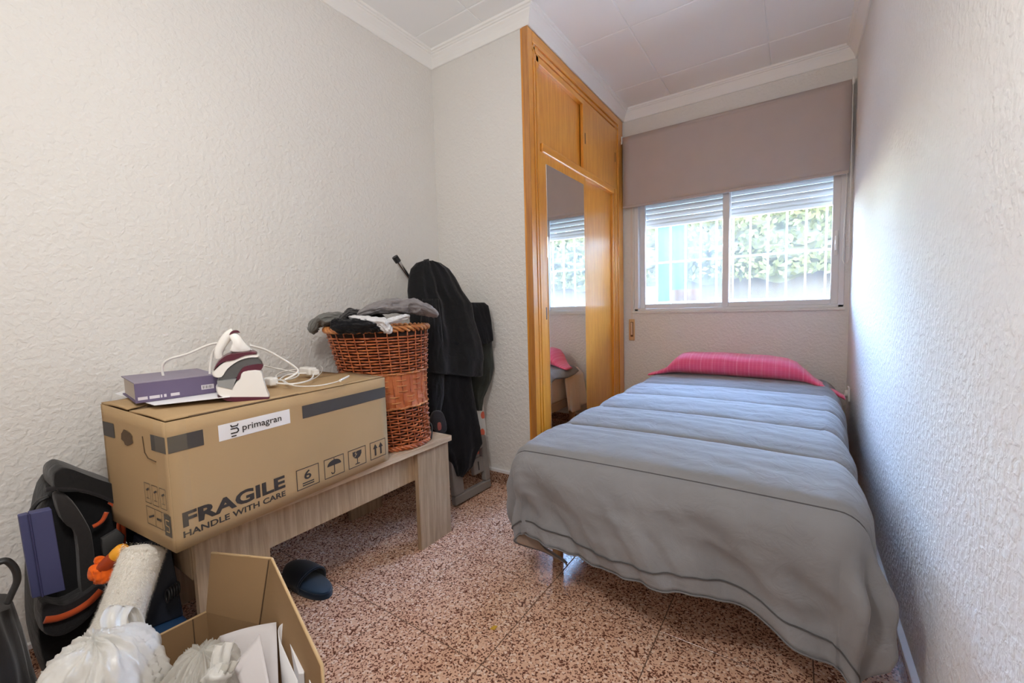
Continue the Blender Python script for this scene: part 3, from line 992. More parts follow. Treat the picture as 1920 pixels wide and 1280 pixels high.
strip([(lx, lt0 + lh * .82), (lx + .002, lt0 + lh * .74), (lx + lw2 - .002, lt0 + lh * .74), (lx + lw2, lt0 + lh * .82)], .0032)
strip([(lx, lt0 + lh * .60), (lx + lw2 * .8, lt0 + lh * .60), (lx + lw2, lt0 + lh * .50), (lx + lw2, lt0 + lh * .40), (lx + lw2 * .8, lt0 + lh * .32), (lx, lt0 + lh * .32)], .0032)
strip([(lx + .001, lt0 + lh * .13), (lx + lw2 * .6, lt0 + lh * .13)], .0032)
mb.build('label_emblem', PRINT, bx)
# FRAGILE / HANDLE WITH CARE
a = [front_st(*q) for q in ((342, 986), (534, 916), (533, 891.5), (340, 958.6))]
s0, s1 = (a[0][0] + a[3][0]) / 2, (a[1][0] + a[2][0]) / 2
tb0, tb1 = (a[0][1] + a[1][1]) / 2, (a[2][1] + a[3][1]) / 2
text_mesh('FRAGILE', face_mat(s0, tb0), 1, bx, PRINT, 'big_lettering', bold=.038, width=s1 - s0, height=tb1 - tb0)
a = [front_st(*q) for q in ((343, 1005), (535, 931), (534, 921), (342, 993))]
s0, s1 = (a[0][0] + a[3][0]) / 2, (a[1][0] + a[2][0]) / 2
tc0, tc1 = (a[0][1] + a[1][1]) / 2, (a[2][1] + a[3][1]) / 2
text_mesh('HANDLE WITH CARE', face_mat(s0, tc0), 1, bx, PRINT, 'small_lettering', bold=.026, width=s1 - s0, height=tc1 - tc0)
# handling symbols in frames
def icon_box(uvs):
    a = [front_st(*q) for q in uvs]
    return (a[0][0] + a[3][0]) / 2, (a[0][1] + a[1][1]) / 2, (a[1][0] + a[2][0]) / 2, (a[2][1] + a[3][1]) / 2
icons = [((556, 919), (597, 900), (596, 867), (555, 880)), ((608, 899), (644, 882), (643, 850), (607, 863)), ((653, 881), (685, 867), (684, 835), (652, 846)), ((694, 864), (722, 852), (721, 822), (693, 831))]
geo = [icon_box(q) for q in icons]
tmin = sum(g[1] for g in geo) / 4; tmax = sum(g[3] for g in geo) / 4
for k, (s0, _, s1, _2) in enumerate(geo):
    mb = MB()
    t0, t1 = tmin, tmax
    W, Hh = s1 - s0, t1 - t0
    strip([(s0, t0), (s1, t0), (s1, t1), (s0, t1), (s0, t0)], .0024, .0032)
    P = lambda x, y: (s0 + x * W, t0 + y * Hh)
    def poly(pts, off=.0032):
        mb.add([bp(*P(*q)) + FN * off for q in pts], [tuple(range(len(pts)))])
    if k == 0:
        strip([P(.26, .25), P(.74, .25)], .0036, .0032); strip([P(.26, .14), P(.74, .14)], .0036, .0032)
    elif k == 1:
        poly([P_ for P_ in [(.5 + .36 * math.cos(q * PI / 12), .58 + .30 * math.sin(q * PI / 12)) for q in range(13)]])
        strip([P(.5, .60), P(.5, .22), P(.46, .15), P(.38, .15), P(.34, .22)], .0034, .0032)
        strip([P(.5, .88), P(.5, .93)], .0030, .0032)
    elif k == 2:
        poly([(.24, .86), (.76, .86), (.75, .66), (.66, .50), (.54, .44), (.46, .44), (.34, .50), (.25, .66)])
        strip([P(.5, .45), P(.5, .16)], .0036, .0032); poly([(.34, .11), (.66, .11), (.60, .17), (.40, .17)])
        for pp in (MB(),):
            sv = mb; mb = pp
            strip([P(.46, .87), P(.38, .74), P(.47, .70), P(.36, .56)], .0022, .0034)
            pp.build('symbol_crack', CARD, bx); mb = sv
    else:
        for cx in (.32, .68):
            poly([(cx - .055, .16), (cx + .055, .16), (cx + .055, .58), (cx - .055, .58)])
            poly([(cx - .15, .58), (cx + .15, .58), (cx, .86)])
    mb.build('handling_symbol', PRINT, bx)
    if k == 0:
        text_mesh('6', face_mat(*P(.33, .40)), 1, bx, PRINT, 'symbol_number', bold=.02, width=W * .32, height=Hh * .46)
# faint marks on the left side
def side_strip(mbx, pts, wd_=.0014, off=.0034):
    for (s0, t0), (s1, t1) in zip(pts[:-1], pts[1:]):
        d = Vector((s1 - s0, t1 - t0)); n = Vector((-d.y, d.x)).normalized() * wd_ / 2
        Q = [(s0 + n.x, t0 + n.y), (s1 + n.x, t1 + n.y), (s1 - n.x, t1 - n.y), (s0 - n.x, t0 - n.y)]
        mbx.add([bp(0, t, s) - bdir * off for s, t in Q], [(0, 1, 2, 3)])
mb = MB()
for c in (.035, .075, .115):
    side_strip(mb, [(c - .015, .100), (c + .015, .100), (c + .015, .150), (c - .015, .150), (c - .015, .100)])
    side_strip(mb, [(c - .008, .112), (c + .008, .112)]); side_strip(mb, [(c, .112), (c, .130)]); side_strip(mb, [(c - .008, .138), (c + .006, .132)], .005)
mb.build('side_symbols', PRINTG, bx)
mb = MB()
side_strip(mb, [(.012, .045), (.13, .045), (.13, .09), (.012, .09), (.012, .045)])
for c in (.05, .085): side_strip(mb, [(c, .045), (c, .09)])
side_strip(mb, [(.055, .067), (.078, .067)], .006); side_strip(mb, [(.092, .072), (.12, .062)], .005)
mb.build('side_table', PRINTG, bx)
quad_on('side_panel_print', PRINTG, rect(.006, .035, .040, .088), 'side', .0032)
mb = MB(); side_strip(mb, [(.014, .075), (.031, .075), (.031, .062), (.015, .060), (.015, .047), (.031, .047)], .003, .0038)
mb.build('side_mark', CARD, bx)

# ------------------------------------------------------------------ on the box
ZB_ = FL.z + BHT + .012
tag(MB().prism([(*at(u, v, z=ZB_ + .006).xy, ZB_ + .0115) for u, v in ((215, 742), (290, 764), (432, 748), (425, 735), (300, 715))], (0, 0, .0012)).build('paper_sheet', PAPER), 'white paper sheet under the purple box', 'paper')
pz = ZB_ + .0135
pA = Vector((-1.405, .348, pz))
e1 = Vector((math.cos(math.radians(83)), math.sin(math.radians(83)), 0)); e2 = Vector((-e1.y, e1.x, 0))
pl_ = .176
pdp = .215
pb = thing('purple_box', pA + e1 * pl_ / 2 + e2 * pdp / 2, 'flat purple gift box left of the steam iron', 'box')
PURP = fabric('purple_card', (.140, .112, .190, 1), .6, scale=300, sheen=0, bs=.1, var=.1)
def pq(s, u, z): return pA + e1 * s + e2 * u + Vector((0, 0, z))
PH = .050
def pbox(name, s0, s1, u0, u1, z0, z1, mat, **k):
    return MB().hexa([pq(s0, u0, z0), pq(s1, u0, z0), pq(s1, u1, z0), pq(s0, u1, z0), pq(s0, u0, z1), pq(s1, u0, z1), pq(s1, u1, z1), pq(s0, u1, z1)]).build(name, mat, pb, **k)
pbox('lid', -.003, pl_ + .003, -.003, pdp + .003, PH, PH + .003, fabric('lilac_card', (.265, .235, .295, 1), .6, scale=300, sheen=0, bs=.1, var=.08), bevel=.0008)
pbox('base', -.003, pl_ + .003, -.003, pdp + .003, 0, .0028, PURP)
pbox('spine', -.003, pl_ + .003, -.003, .0, .003, PH, PURP)
pbox('tray', .002, pl_ - .002, .002, pdp - .002, .003, PH - .0005, plain('cream_card', (.52, .46, .40, 1), .8))
mb = MB()
def ps(s0, z0, s1, z1):
    MB().add([pq(s0 * pl_, -.0036, z0 * PH), pq(s1 * pl_, -.0036, z0 * PH), pq(s1 * pl_, -.0036, z1 * PH), pq(s0 * pl_, -.0036, z1 * PH)], [(0, 1, 2, 3)]).build('printed_mark', plain('print_pale', (.62, .58, .62, 1), .6), pb)
for a_, b_ in ((.01, .12), (.14, .26), (.27, .29), (.31, .34), (.39, .50)): ps(a_, .14, b_, .30)
ps(.78, .26, .95, .52)
pass
mb = MB()
for q in range(9):
    x = .80 + .015 * q
    mb.add([pq((x + d) * pl_, -.0042, zz * PH) for d, zz in ((0, .31), (.004 + .004 * (q % 3 == 0), .31), (.004 + .004 * (q % 3 == 0), .47), (0, .47))], [(0, 1, 2, 3)])
mb.build('barcode', PRINT, pb)

# steam iron standing in its dock: silhouettes given their own depth
IR = at(458, 742, z=ZB_ + .002); IR = Vector((IR.x, IR.y, ZB_ + .006))
ivd = Vector((ray(458, 700).x, ray(458, 700).y, 0)).normalized()
ivr = Vector((ivd.y, -ivd.x, 0))
def ip(u, v, dep=0.0):
    p = on_plane(u, v, IR + ivd * dep, ivd)
    return p
def inflate(pts, back, front, rnd_=.25, pf=None, rings_=5):
    """outline with a rounded cushion section: front and back depth along the look direction"""
    pts = [Vector(p) for p in pts]
    c = sum(pts, Vector()) / len(pts)
    rows = []
    for k in range(rings_ * 2 + 1):
        a = -PI / 2 + PI * k / (rings_ * 2)
        sc = 1 - rnd_ * (1 - math.cos(a)) if abs(a) < 1.5 else 1 - rnd_
        dep = (back + front) / 2 + (front - back) / 2 * math.sin(a)
        rows.append([c + (p - c) * sc + (pf or ivd) * dep for p in pts])
    return rows
def dense(pts, n=6):
    """closed smooth outline through the points"""
    pts = [Vector(p) for p in pts]; out = []
    N = len(pts)
    for i in range(N):
        p0, p1, p2, p3 = pts[i - 1], pts[i], pts[(i + 1) % N], pts[(i + 2) % N]
        for k in range(n):
            t = k / n
            out.append(.5 * ((2 * p1) + (p2 - p0) * t + (2 * p0 - 5 * p1 + 4 * p2 - p3) * t * t + (3 * p1 - p0 - 3 * p2 + p3) * t ** 3))
    return out
def openc(pts, n=6):
    pts = [Vector(p) for p in pts]; out = []
    N = len(pts)
    for i in range(N - 1):
        p0, p1, p2, p3 = pts[max(i - 1, 0)], pts[i], pts[i + 1], pts[min(i + 2, N - 1)]
        for k in range(n):
            t = k / n
            out.append(.5 * ((2 * p1) + (p2 - p0) * t + (2 * p0 - 5 * p1 + 4 * p2 - p3) * t * t + (3 * p1 - p0 - 3 * p2 + p3) * t ** 3))
    out.append(pts[-1])
    return out
iz = lambda x, y: (210 + x / 4.571, 610 + y / 4.571)
ironp = lambda L, dep=0.0: [ip(*iz(*q), dep) for q in L]
ir = thing('steam_iron', IR, 'white and burgundy steam iron on its white dock', 'iron')
dock = MB().rings(inflate(dense(ironp([(1125, 380), (1270, 368), (1300, 440), (1330, 540), (1350, 595), (1290, 622), (1120, 628), (980, 610), (905, 575), (900, 500), (1010, 525), (1060, 470), (1095, 440)]), 3), -.045, .055, .08)).build('dock', WHITEP, ir, smooth_=True, angle=45)
MB().rings(inflate(ironp([(925, 590), (1350, 590), (1345, 606), (1290, 632), (1120, 638), (980, 622), (905, 590)]), -.046, .056, .04)).build('dock_foot', BURG, ir, smooth_=True, angle=45)
MB().rings(inflate(ironp([(905, 460), (1070, 440), (1035, 530), (905, 500)]), -.047, .04, .05)).build('dock_tray', GREYL, ir, smooth_=True, angle=45, label='grey tray of the dock')
MB().rings(inflate(dense(ironp([(865, 385), (950, 310), (1060, 262), (1180, 232), (1250, 240), (1262, 258), (1180, 262), (1080, 295), (985, 365), (930, 440), (865, 430)]), 3), -.035, .055, .10)).build('body', WHITEP, ir, smooth_=True, angle=50)
MB().rings(inflate(dense(ironp([(868, 378), (910, 300), (985, 245), (1080, 226), (1200, 214), (1245, 232), (1150, 246), (1050, 286), (950, 306), (890, 350)]), 3), -.038, .050, .08)).build('body_stripe', BURG, ir, smooth_=True, angle=50)
MB().rings(inflate(dense(ironp([(915, 462), (960, 390), (1040, 322), (1130, 270), (1220, 250), (1275, 285), (1288, 325), (1200, 330), (1130, 350), (1090, 400), (1050, 448)]), 3), -.030, .050, .08)).build('water_tank', GREYTR, ir, smooth_=True, angle=50)
MB().rings(inflate(dense(ironp([(1060, 450), (1100, 372), (1150, 335), (1286, 318), (1284, 362), (1240, 380), (1130, 392), (1094, 452)]), 3), -.036, .046, .06)).build('soleplate_band', BURG, ir, smooth_=True, angle=50)
hp = [(920, 285), (915, 225), (950, 150), (1000, 85), (1045, 62), (1085, 80), (1120, 120), (1160, 165), (1180, 215)]
MB().tube(openc(ironp(hp[:5], .012), 6), [.010 + .004 * k / 24 for k in range(25)], 12).build('handle', WHITEP, ir, smooth_=True)
MB().rings(inflate(dense(ironp([(1010, 225), (1028, 150), (1000, 90), (1040, 62), (1085, 72), (1125, 120), (1165, 170), (1200, 215), (1120, 232)]), 3), -.020, .035, .18)).build('grip', WHITEP, ir, smooth_=True, angle=60)
MB().rings(inflate(dense(ironp([(1003, 82), (1020, 52), (1050, 40), (1080, 42), (1098, 62), (1050, 62)]), 3), -.012, .028, .18)).build('steam_button', BURG, ir, smooth_=True, angle=60)
cz = lambda L, d: [on_plane(*iz(x, y), IR + ivd * dd, ivd) for (x, y), dd in zip(L, d)]
cordp = cz([(920, 150), (820, 170), (640, 245), (500, 285), (440, 330), (432, 400), (470, 520)], [.02, .06, .09, .11, .12, .125, .13])
MB().tube(openc(cordp, 8), .0034, 8).build('cord', WHITEP, ir, smooth_=True)
MB().tube(openc(cz([(925, 165), (870, 220), (845, 330), (838, 440)], [.03, .06, .07, .07]), 8), .0034, 8).build('cord', WHITEP, ir, smooth_=True)
MB().tube(openc(cz([(1180, 170), (1320, 210), (1450, 280), (1540, 335), (1595, 385), (1560, 425), (1480, 465)], [.05, .07, .08, .08, .08, .07, .06]), 8), .0034, 8).build('cord', WHITEP, ir, smooth_=True)

# charger and coiled white cable on the box
zc_ = ZB_ + .006
gp = lambda x, y, h=0.0: (lambda p: Vector((p.x, p.y, zc_ + h)))(at(*iz(x, y), z=zc_ + h))
ch = thing('charger_cable', gp(1600, 440), 'white charger with coiled cable right of the iron', 'charger')
c0 = gp(1690, 395, .012)
chd = (gp(1760, 390) - gp(1640, 375)).normalized()
chs = Vector((-chd.y, chd.x, 0))
Mx = Matrix((chd, chs, Vector((0, 0, 1)))).transposed().to_4x4(); Mx.translation = c0
MB().box((-.045, -.016, -.012), (.030, .016, .016), Mx).build('plug_block', WHITEP, ch, bevel=.006, seg=3)
MB().box((.031, -.010, -.009), (.055, .010, .010), Mx).build('plug_neck', WHITEP, ch, bevel=.003)
Mx2 = Mx.copy(); Mx2.translation = gp(1365, 480, .012)
MB().box((-.026, -.013, -.012), (.022, .013, .013), Mx2).build('second_plug', WHITEP, ch, bevel=.005, seg=3)
loop1 = [gp(x, y, h) for x, y, h in ((1300, 345, .03), (1420, 370, .012), (1540, 395, .006), (1600, 415, .006), (1560, 450, .005), (1440, 470, .005), (1410, 430, .006), (1470, 395, .008), (1600, 375, .010))]
MB().tube(openc(loop1, 8), .0027, 8).build('cable', WHITEP, ch, smooth_=True)
loop2 = [gp(x, y, h) for x, y, h in ((1410, 495, .010), (1560, 500, .005), (1690, 470, .005), (1725, 430, .006), (1700, 410, .008), (1520, 420, .008), (1440, 460, .006))]
MB().tube(openc(loop2, 8), .0030, 8).build('cable', WHITEP, ch, smooth_=True)
loop3 = [gp(x, y, h) for x, y, h in ((1790, 345, .012), (1805, 380, .008), (1740, 450, .004), (1560, 505, .003), (1500, 500, .003), (1440, 455, .004))]
MB().tube(openc(loop3, 8), .0018, 6).build('cable', WHITEP, ch, smooth_=True)
uc = thing('thin_cable', gp(1900, 490), 'thin white cable with a light tip near the right end of the box', 'cable')
loop4 = [gp(x, y, h) for x, y, h in ((1470, 470, .003), (1560, 516, .003), (1740, 518, .003), (1880, 495, .003), (1960, 470, .005))]
MB().tube(openc(loop4, 8), .0018, 6).build('cable', WHITEP, uc, smooth_=True)
MB().tube([gp(1955, 472, .006), gp(2030, 434, .008)], [.0042, .0034], 10).build('tip', WHITEP, uc, smooth_=True, angle=40)

# ------------------------------------------------------------------ wicker hamper
bk = thing('laundry_hamper', (-1.46, 1.185, .448), 'tall reddish brown wicker laundry hamper on the table end', 'hamper')
BZ0_, BZ1_ = .448, .945
def bsec(t):
    """centre x, y and radius at height share t"""
    r = .145 + .014 * t + .048 * t ** 1.6
    return -1.43 - .065 * t, 1.194 - .010 * t, r
NS = 30
def rod(t, phase, amp=.0042, r=.0034, n=4):
    path = []
    K = NS * n
    cx, cy, R = bsec(t)
    z = BZ0_ + (BZ1_ - BZ0_) * t
    for k in range(K):
        a = 2 * PI * k / K
        rr_ = R + amp * math.sin(NS / 2 * a + phase * PI)
        path.append((cx + rr_ * math.cos(a), cy + rr_ * math.sin(a), z + .0016 * nz(a * 3, t * 40)))
    return path
mb = MB()
t = .035; k = 0
while t < .335:
    mb.tube(rod(t, k % 2, .0060), .0037, 6, close=True); t += .0215; k += 1
t = .625
while t < .925:
    mb.tube(rod(t, k % 2, .0060), .0039, 6, close=True); t += .0225; k += 1
mb.build('weave', WICK, bk, smooth_=True, kind='stuff')
mb = MB()
for t in (.39, .435, .48, .525, .57):
    mb.tube(rod(t, int(t * 100) % 2, .006), .0026, 5, close=True)
mb.build('thin_weave', WICKL, bk, smooth_=True, kind='stuff')
mb = MB()
for k in range(NS):
    a = 2 * PI * (k + .5) / NS
    pts = []
    for i in range(15):
        t = i / 14
        cx, cy, R = bsec(t)
        pts.append((cx + (R + .001) * math.cos(a), cy + (R + .001) * math.sin(a), BZ0_ + (BZ1_ - BZ0_) * t))
    mb.tube(pts, .0030, 5)
mb.build('stakes', WICK, bk, smooth_=True, kind='stuff')
for k in range(NS):
    a0, a1 = 2 * PI * (k - .44) / NS, 2 * PI * (k + .44) / NS
    rows = []
    for t in (.345, .40, .46, .52, .58, .615):
        cx, cy, R = bsec(t)
        o_ = .003 * math.sin(t * 60 + k * PI)
        rows.append([(cx + (R + o_) * math.cos(a0 + (a1 - a0) * q / 2), cy + (R + o_) * math.sin(a0 + (a1 - a0) * q / 2), BZ0_ + (BZ1_ - BZ0_) * t) for q in range(3)])
    MB().grid(rows).build('splint', SPL, bk, solid=.0016, recalc=False)
for t in (.34, .62):
    for ph in (0, 1):
        mb = MB(); mb.tube(rod(t + .006 * ph, ph, .006, n=4), .0042, 6, close=True); mb.build('band_twist', WICKL, bk, smooth_=True)
def braid(t, rr_, name, mat, amp=.007):
    for ph in range(3):
        path = []
        K = 150
        cx, cy, R = bsec(t)
        for k in range(K):
            a = 2 * PI * k / K
            q = 15 * a + ph * 2 * PI / 3
            path.append((cx + (R + amp * math.sin(q)) * math.cos(a), cy + (R + amp * math.sin(q)) * math.sin(a), BZ0_ + (BZ1_ - BZ0_) * t + amp * math.cos(q)))
        MB().tube(path, rr_, 6, close=True).build(name, mat, bk, smooth_=True)
braid(.018, .0052, 'foot_braid', WICK, .006)
braid(.985, .0062, 'rim_braid', WICKL, .009)
rows = []
for i in range(12):
    t = .01 + .96 * i / 11
    cx, cy, R = bsec(t)
    rows.append([(cx + (R - .010) * math.cos(2 * PI * k / 40), cy + (R - .010) * math.sin(2 * PI * k / 40), BZ0_ + (BZ1_ - BZ0_) * t) for k in range(40)])
MB().rings(rows).build('lining', WICKDARK, bk, smooth_=True, angle=40)

# laundry heaped on the hamper
def cloth_lump(name, mat, spine, label, seed=0, wr=.5, n=72, cat='clothes', fold=7, group=None, parent=None):
    """spine: points (p, half width, half height) with the width along `side`; a closed rumpled body of cloth"""
    P = []
    for i in range(len(spine) - 1):
        for k in range(18):
            t = k / 18
            t2 = t * t * (3 - 2 * t)
            a, b = spine[i], spine[i + 1]
            P.append((a[0].lerp(b[0], t), a[1] + (b[1] - a[1]) * t2, a[2] + (b[2] - a[2]) * t2, a[3].lerp(b[3], t).normalized()))
    P.append((spine[-1][0], spine[-1][1], spine[-1][2], spine[-1][3].normalized()))
    sm = [q[0].copy() for q in P]
    for _ in range(12):
        sm = [sm[0]] + [(sm[i - 1] + sm[i] * 2 + sm[i + 1]) / 4 for i in range(1, len(sm) - 1)] + [sm[-1]]
    rows = []
    for i, (p, hw, hh, sd) in enumerate(P):
        a = sm[max(i - 1, 0)]; b = sm[min(i + 1, len(P) - 1)]
        tg = (b - a).normalized()
        sd = (sd - tg * sd.dot(tg)).normalized()
        nn = tg.cross(sd).normalized()
        end = min(1, min(i, len(P) - 1 - i) / 5 + .12)
        ring = []
        for k in range(n):
            q = 2 * PI * k / n
            c, s = math.cos(q), math.sin(q)
            pp = 2.6
            rr_ = (abs(c) ** pp + abs(s) ** pp) ** (-1 / pp)
            w1 = 1 + wr * .40 * (fbm(c * 1.6 + seed, s * 1.6 + seed * 2, i * .075))
            fo = wr * .40 * math.sin(fold * q + 2.5 * nz(i * .06, seed) + i * .03)
            w2 = 1 + fo * .6 + wr * .45 * fbm(c * 2.3 + seed * 3, s * 2.3, i * .10 + seed) + wr * .45 * ridge(c * 3.5 + i * .07, s * 3.5, i * .11 + seed)
            e_ = end ** .5
            ring.append(sm[i] + sd * (hw * c * rr_ * w1 * e_) + nn * (hh * s * rr_ * w2 * e_))
        rows.append(ring)
    o = MB().rings(rows).build(name, mat, parent, smooth_=True)
    if parent is None: tag(o, label, cat, group or ('laundry heaped on the hamper' if cat == 'clothes' else None))
    return o
def bpt(u, v, d): return at(u, v, d=d)
ZH = Vector((0, 0, 1))
vdir = Vector((ray(700, 600).x, ray(700, 600).y, 0)).normalized()
vrt = Vector((vdir.y, -vdir.x, 0))
cloth_lump('grey_green_shirt', GREYG, [(bpt(583, 622, 1.88), .03, .012, vdir), (bpt(592, 606, 1.90), .06, .016, vdir), (bpt(620, 597, 1.92), .08, .020, vdir), (bpt(655, 598, 1.94), .08, .018, vdir), (bpt(690, 602, 1.95), .05, .012, vdir)],
           'grey green shirt hanging over the left rim of the hamper', 3, .8, fold=5)
cloth_lump('charcoal_shirt', CHARC, [(bpt(636, 600, 1.83), .06, .010, vdir), (bpt(660, 590, 1.84), .07, .018, vdir), (bpt(690, 592, 1.86), .07, .018, vdir), (bpt(725, 600, 1.86), .05, .012, vdir)],
           'charcoal garment in the middle of the hamper heap', 9, .8, fold=5)
cloth_lump('black_shirt', BLACK2, [(bpt(622, 604, 1.735), .03, .013, vdir), (bpt(640, 612, 1.72), .04, .020, vdir), (bpt(672, 610, 1.71), .05, .020, vdir), (bpt(705, 611, 1.70), .05, .018, vdir), (bpt(722, 618, 1.69), .03, .010, vdir)],
           'black garment spilling over the front rim of the hamper', 5, .8, fold=6)
cloth_lump('satin_garment', SATIN, [(bpt(655, 594, 1.74), .02, .006, vdir), (bpt(690, 600, 1.70), .03, .010, vdir), (bpt(718, 606, 1.675), .03, .015, vdir), (bpt(728, 618, 1.67), .02, .012, vdir), (bpt(733, 625, 1.668), .010, .006, vdir)],
           'shiny silver white garment poking out beside the hamper rim', 11, .9, fold=6)
cloth_lump('satin_garment', SATIN, [(bpt(722, 604, 1.70), .02, .008, vdir), (bpt(745, 598, 1.70), .03, .009, vdir), (bpt(768, 592, 1.71), .02, .007, vdir)],
           'silver white strip of cloth under the grey shirt', 21, .8, fold=6)
cloth_lump('grey_shirt', GREYT, [(bpt(668, 590, 1.80), .04, .010, vdir), (bpt(700, 580, 1.80), .08, .018, vdir), (bpt(735, 573, 1.80), .10, .024, vdir), (bpt(770, 574, 1.80), .10, .026, vdir), (bpt(800, 580, 1.79), .08, .020, vdir), (bpt(820, 590, 1.77), .04, .012, vdir)],
           'large grey shirt lying over the right side of the hamper', 7, .55, fold=5)

# ------------------------------------------------------------------ ironing board in the corner
ib = thing('ironing_board', (-1.46, 1.70, 0), 'folded ironing board leaning in the corner under the clothes', 'ironing board')
BT = Vector((-1.60, 1.735, 1.25))
B0 = Vector((-1.445, 1.70, 0))
bax = (BT - B0).normalized()
bys = Vector((0, 1, 0)); bys = (bys - bax * bys.dot(bax)).normalized()
bnn = bys.cross(bax).normalized()
if bnn.x < 0: bnn = -bnn
def bo(y, h, n=0.0): return B0 + bys * y + bax * h + bnn * n
def cover_mat():
    a = Mat('board_cover', (.68, .68, .66, 1), .85)
    v = a.n('ShaderNodeTexVoronoi', Scale=13.0); a.l(a.coord((.02, 1, 1)), v.inputs['Vector'])
    dots = a.ramp(v.outputs['Distance'], [(.30, (1, 1, 1)), (.34, (0, 0, 0))])
    pick = a.ramp(v.outputs['Color'], [(.45, (0, 0, 0)), (.5, (1, 1, 1))], 'CONSTANT')
    c = a.mix(dots, (.66, .67, .66, 1), a.mix(pick, (.78, .16, .09, 1), (.30, .34, .36, 1)))
    a.color(c)
    return a.m
pts = [(-.150, .20), (.165, .20), (.195, .30), (.195, .80), (.14, 1.10), (.05, 1.24), (-.04, 1.24), (-.11, 1.10), (-.150, .80), (-.155, .30)]
MB().prism([bo(y, h, 0) for y, h in pts], bnn * -.022).build('board', cover_mat(), ib, bevel=.006, label='patterned cover with orange dots')
# moulded rest at the foot: a frame with two openings
rest = bmesh.new()
mb = MB()
def rb(y0, y1, h0, h1, n0=-.004, n1=.030):
    mb.hexa([bo(y0, h0, n0), bo(y1, h0, n0), bo(y1, h0, n1), bo(y0, h0, n1), bo(y0, h1, n0), bo(y1, h1, n0), bo(y1, h1, n1), bo(y0, h1, n1)])
rb(-.150, .150, .004, .050)
rb(-.150, -.075, .050, .235)
rb(.105, .150, .050, .30)
rb(.020, .105, .105, .190, -.002, .026)
rb(-.075, .150, .235, .27)
mb.build('iron_rest', GREYP, ib, bevel=.008, seg=3)
mb = MB()
mb.tube(openc([bo(-.075, .06, -.01), bo(-.05, .14, -.015), bo(-.02, .20, .0), bo(.03, .215, .012)], 5), .010, 8)
mb.tube(openc([bo(-.02, .21, .02), bo(.03, .225, .03), bo(.07, .235, .02)], 5), .012, 8, flat=.6)
mb.build('rest_bracket', GREYP, ib, smooth_=True)
MB().hexa([bo(.055, .125, .0262), bo(.063, .125, .0262), bo(.063, .125, .0272), bo(.055, .125, .0272), bo(.055, .172, .0262), bo(.063, .172, .0262), bo(.063, .172, .0272), bo(.055, .172, .0272)]).build('slot', BLACKP, ib)
f1, f2 = at(740, 481, x=-1.66), at(799, 486, x=-1.66)
k1 = at(786, 548, x=-1.645)
mb = MB(); mb.tube([f1.lerp(k1, .09), k1, at(806, 600, x=-1.64)], .0125, 12); mb.build('leg', CHROME, ib, smooth_=True, angle=50)
mb = MB(); mb.tube([f2 + Vector((0, .004, -.012)), at(812, 540, x=-1.65), at(825, 600, x=-1.64)], .0125, 12); mb.build('leg', CHROME, ib, smooth_=True, angle=50)
mb = MB(); mb.tube([f1, f1.lerp(k1, .14)], .0155, 12); mb.build('foot_cap', BLACKP, ib, smooth_=True, angle=50)
mb = MB(); mb.tube([f2, f2 + Vector((0, .006, -.022))], .0155, 12); mb.build('foot_cap', BLACKP, ib, smooth_=True, angle=50)

# clothes draped over the board: each a hanging sheet with folds and body
JP, JN = Vector((-1.50, 1.62, 0)), Vector((.36, -.15, 0)).normalized()
JT = Vector((.15, .36, 0)).normalized()
def drape(name, mat, levels, label, off=0.0, thick=.06, folds=6, amp=.012, seed=0, cat='clothes', nc=44, lean=.12):
    """levels: (v, u left, u right) outline rows at the garment's distance; front bellies out in folds, back closes it"""
    rows = []
    L = []
    for i in range(len(levels) - 1):
        m_ = max(2, int(abs(levels[i + 1][0] - levels[i][0]) / 6))
        for k in range(m_):
            t = k / m_
            L.append([a + (b - a) * t for a, b in zip(levels[i], levels[i + 1])])
    L.append(list(levels[-1]))
    V0, V1 = L[0][0], L[-1][0]
    n = len(L)
    for i, (v, ul, ur, vr) in enumerate([(q[0], q[1], q[2], q[3] if len(q) > 3 else q[0]) for q in L]):
        s = i / (n - 1)
        pl0 = JP + JN * (off - lean * (1 - s))
        a = on_plane(ul, v, pl0, JN); b = on_plane(ur, vr, pl0, JN)
        ring_f, ring_b = [], []
        th = thick * (.35 + .65 * smooth(0, .25, s))
        for k in range(nc):
            q = k / (nc - 1)
            edge = math.sqrt(max(0, 1 - (2 * q - 1) ** 2)) ** .7
            fo = 1.5 * nz(q * folds * .62 + .5 * nz(s * 1.6, seed) + seed * 3.1, s * .9 + seed, seed) + .6 * nz(q * folds * 1.5 + .8 * s, s * 1.5, seed + 4) + .25 * ridge(q * folds * .8 - s, s * 1.2, seed + 9)
            fw_ = amp * fo * (.45 + .55 * smooth(0, .4, s)) + .005 * ridge(q * 4 + s * 5, s * 9 - q * 3, seed)
            p = a.lerp(b, q)
            ring_f.append(p + JN * (th * .5 * edge + fw_ * edge))
            ring_b.append(p - JN * (th * .5 * edge - fw_ * edge * .4))
        rows.append(ring_f + ring_b[::-1][1:-1])
    o = MB().rings(rows).build(name, mat, smooth_=True)
    return tag(o, label, cat, 'clothes on the ironing board')
drape('dark_green_jacket', GREENF, [(600, 880, 914, 600), (640, 872, 921, 640), (680, 878, 925, 690), (712, 884, 918, 716), (740, 880, 905, 745), (768, 884, 902, 768)], 'dark green garment showing below the black jacket by the wall', -.05, .05, 3, .010, 4, lean=.0)
drape('black_trousers', BLACK2, [(640, 795, 880), (690, 800, 880), (740, 800, 888), (800, 806, 900), (830, 815, 904, 832), (850, 835, 893), (872, 846, 885), (890, 853, 867)], 'long black garment hanging lowest from the ironing board', .060, .05, 5, .012, 8, lean=.0)
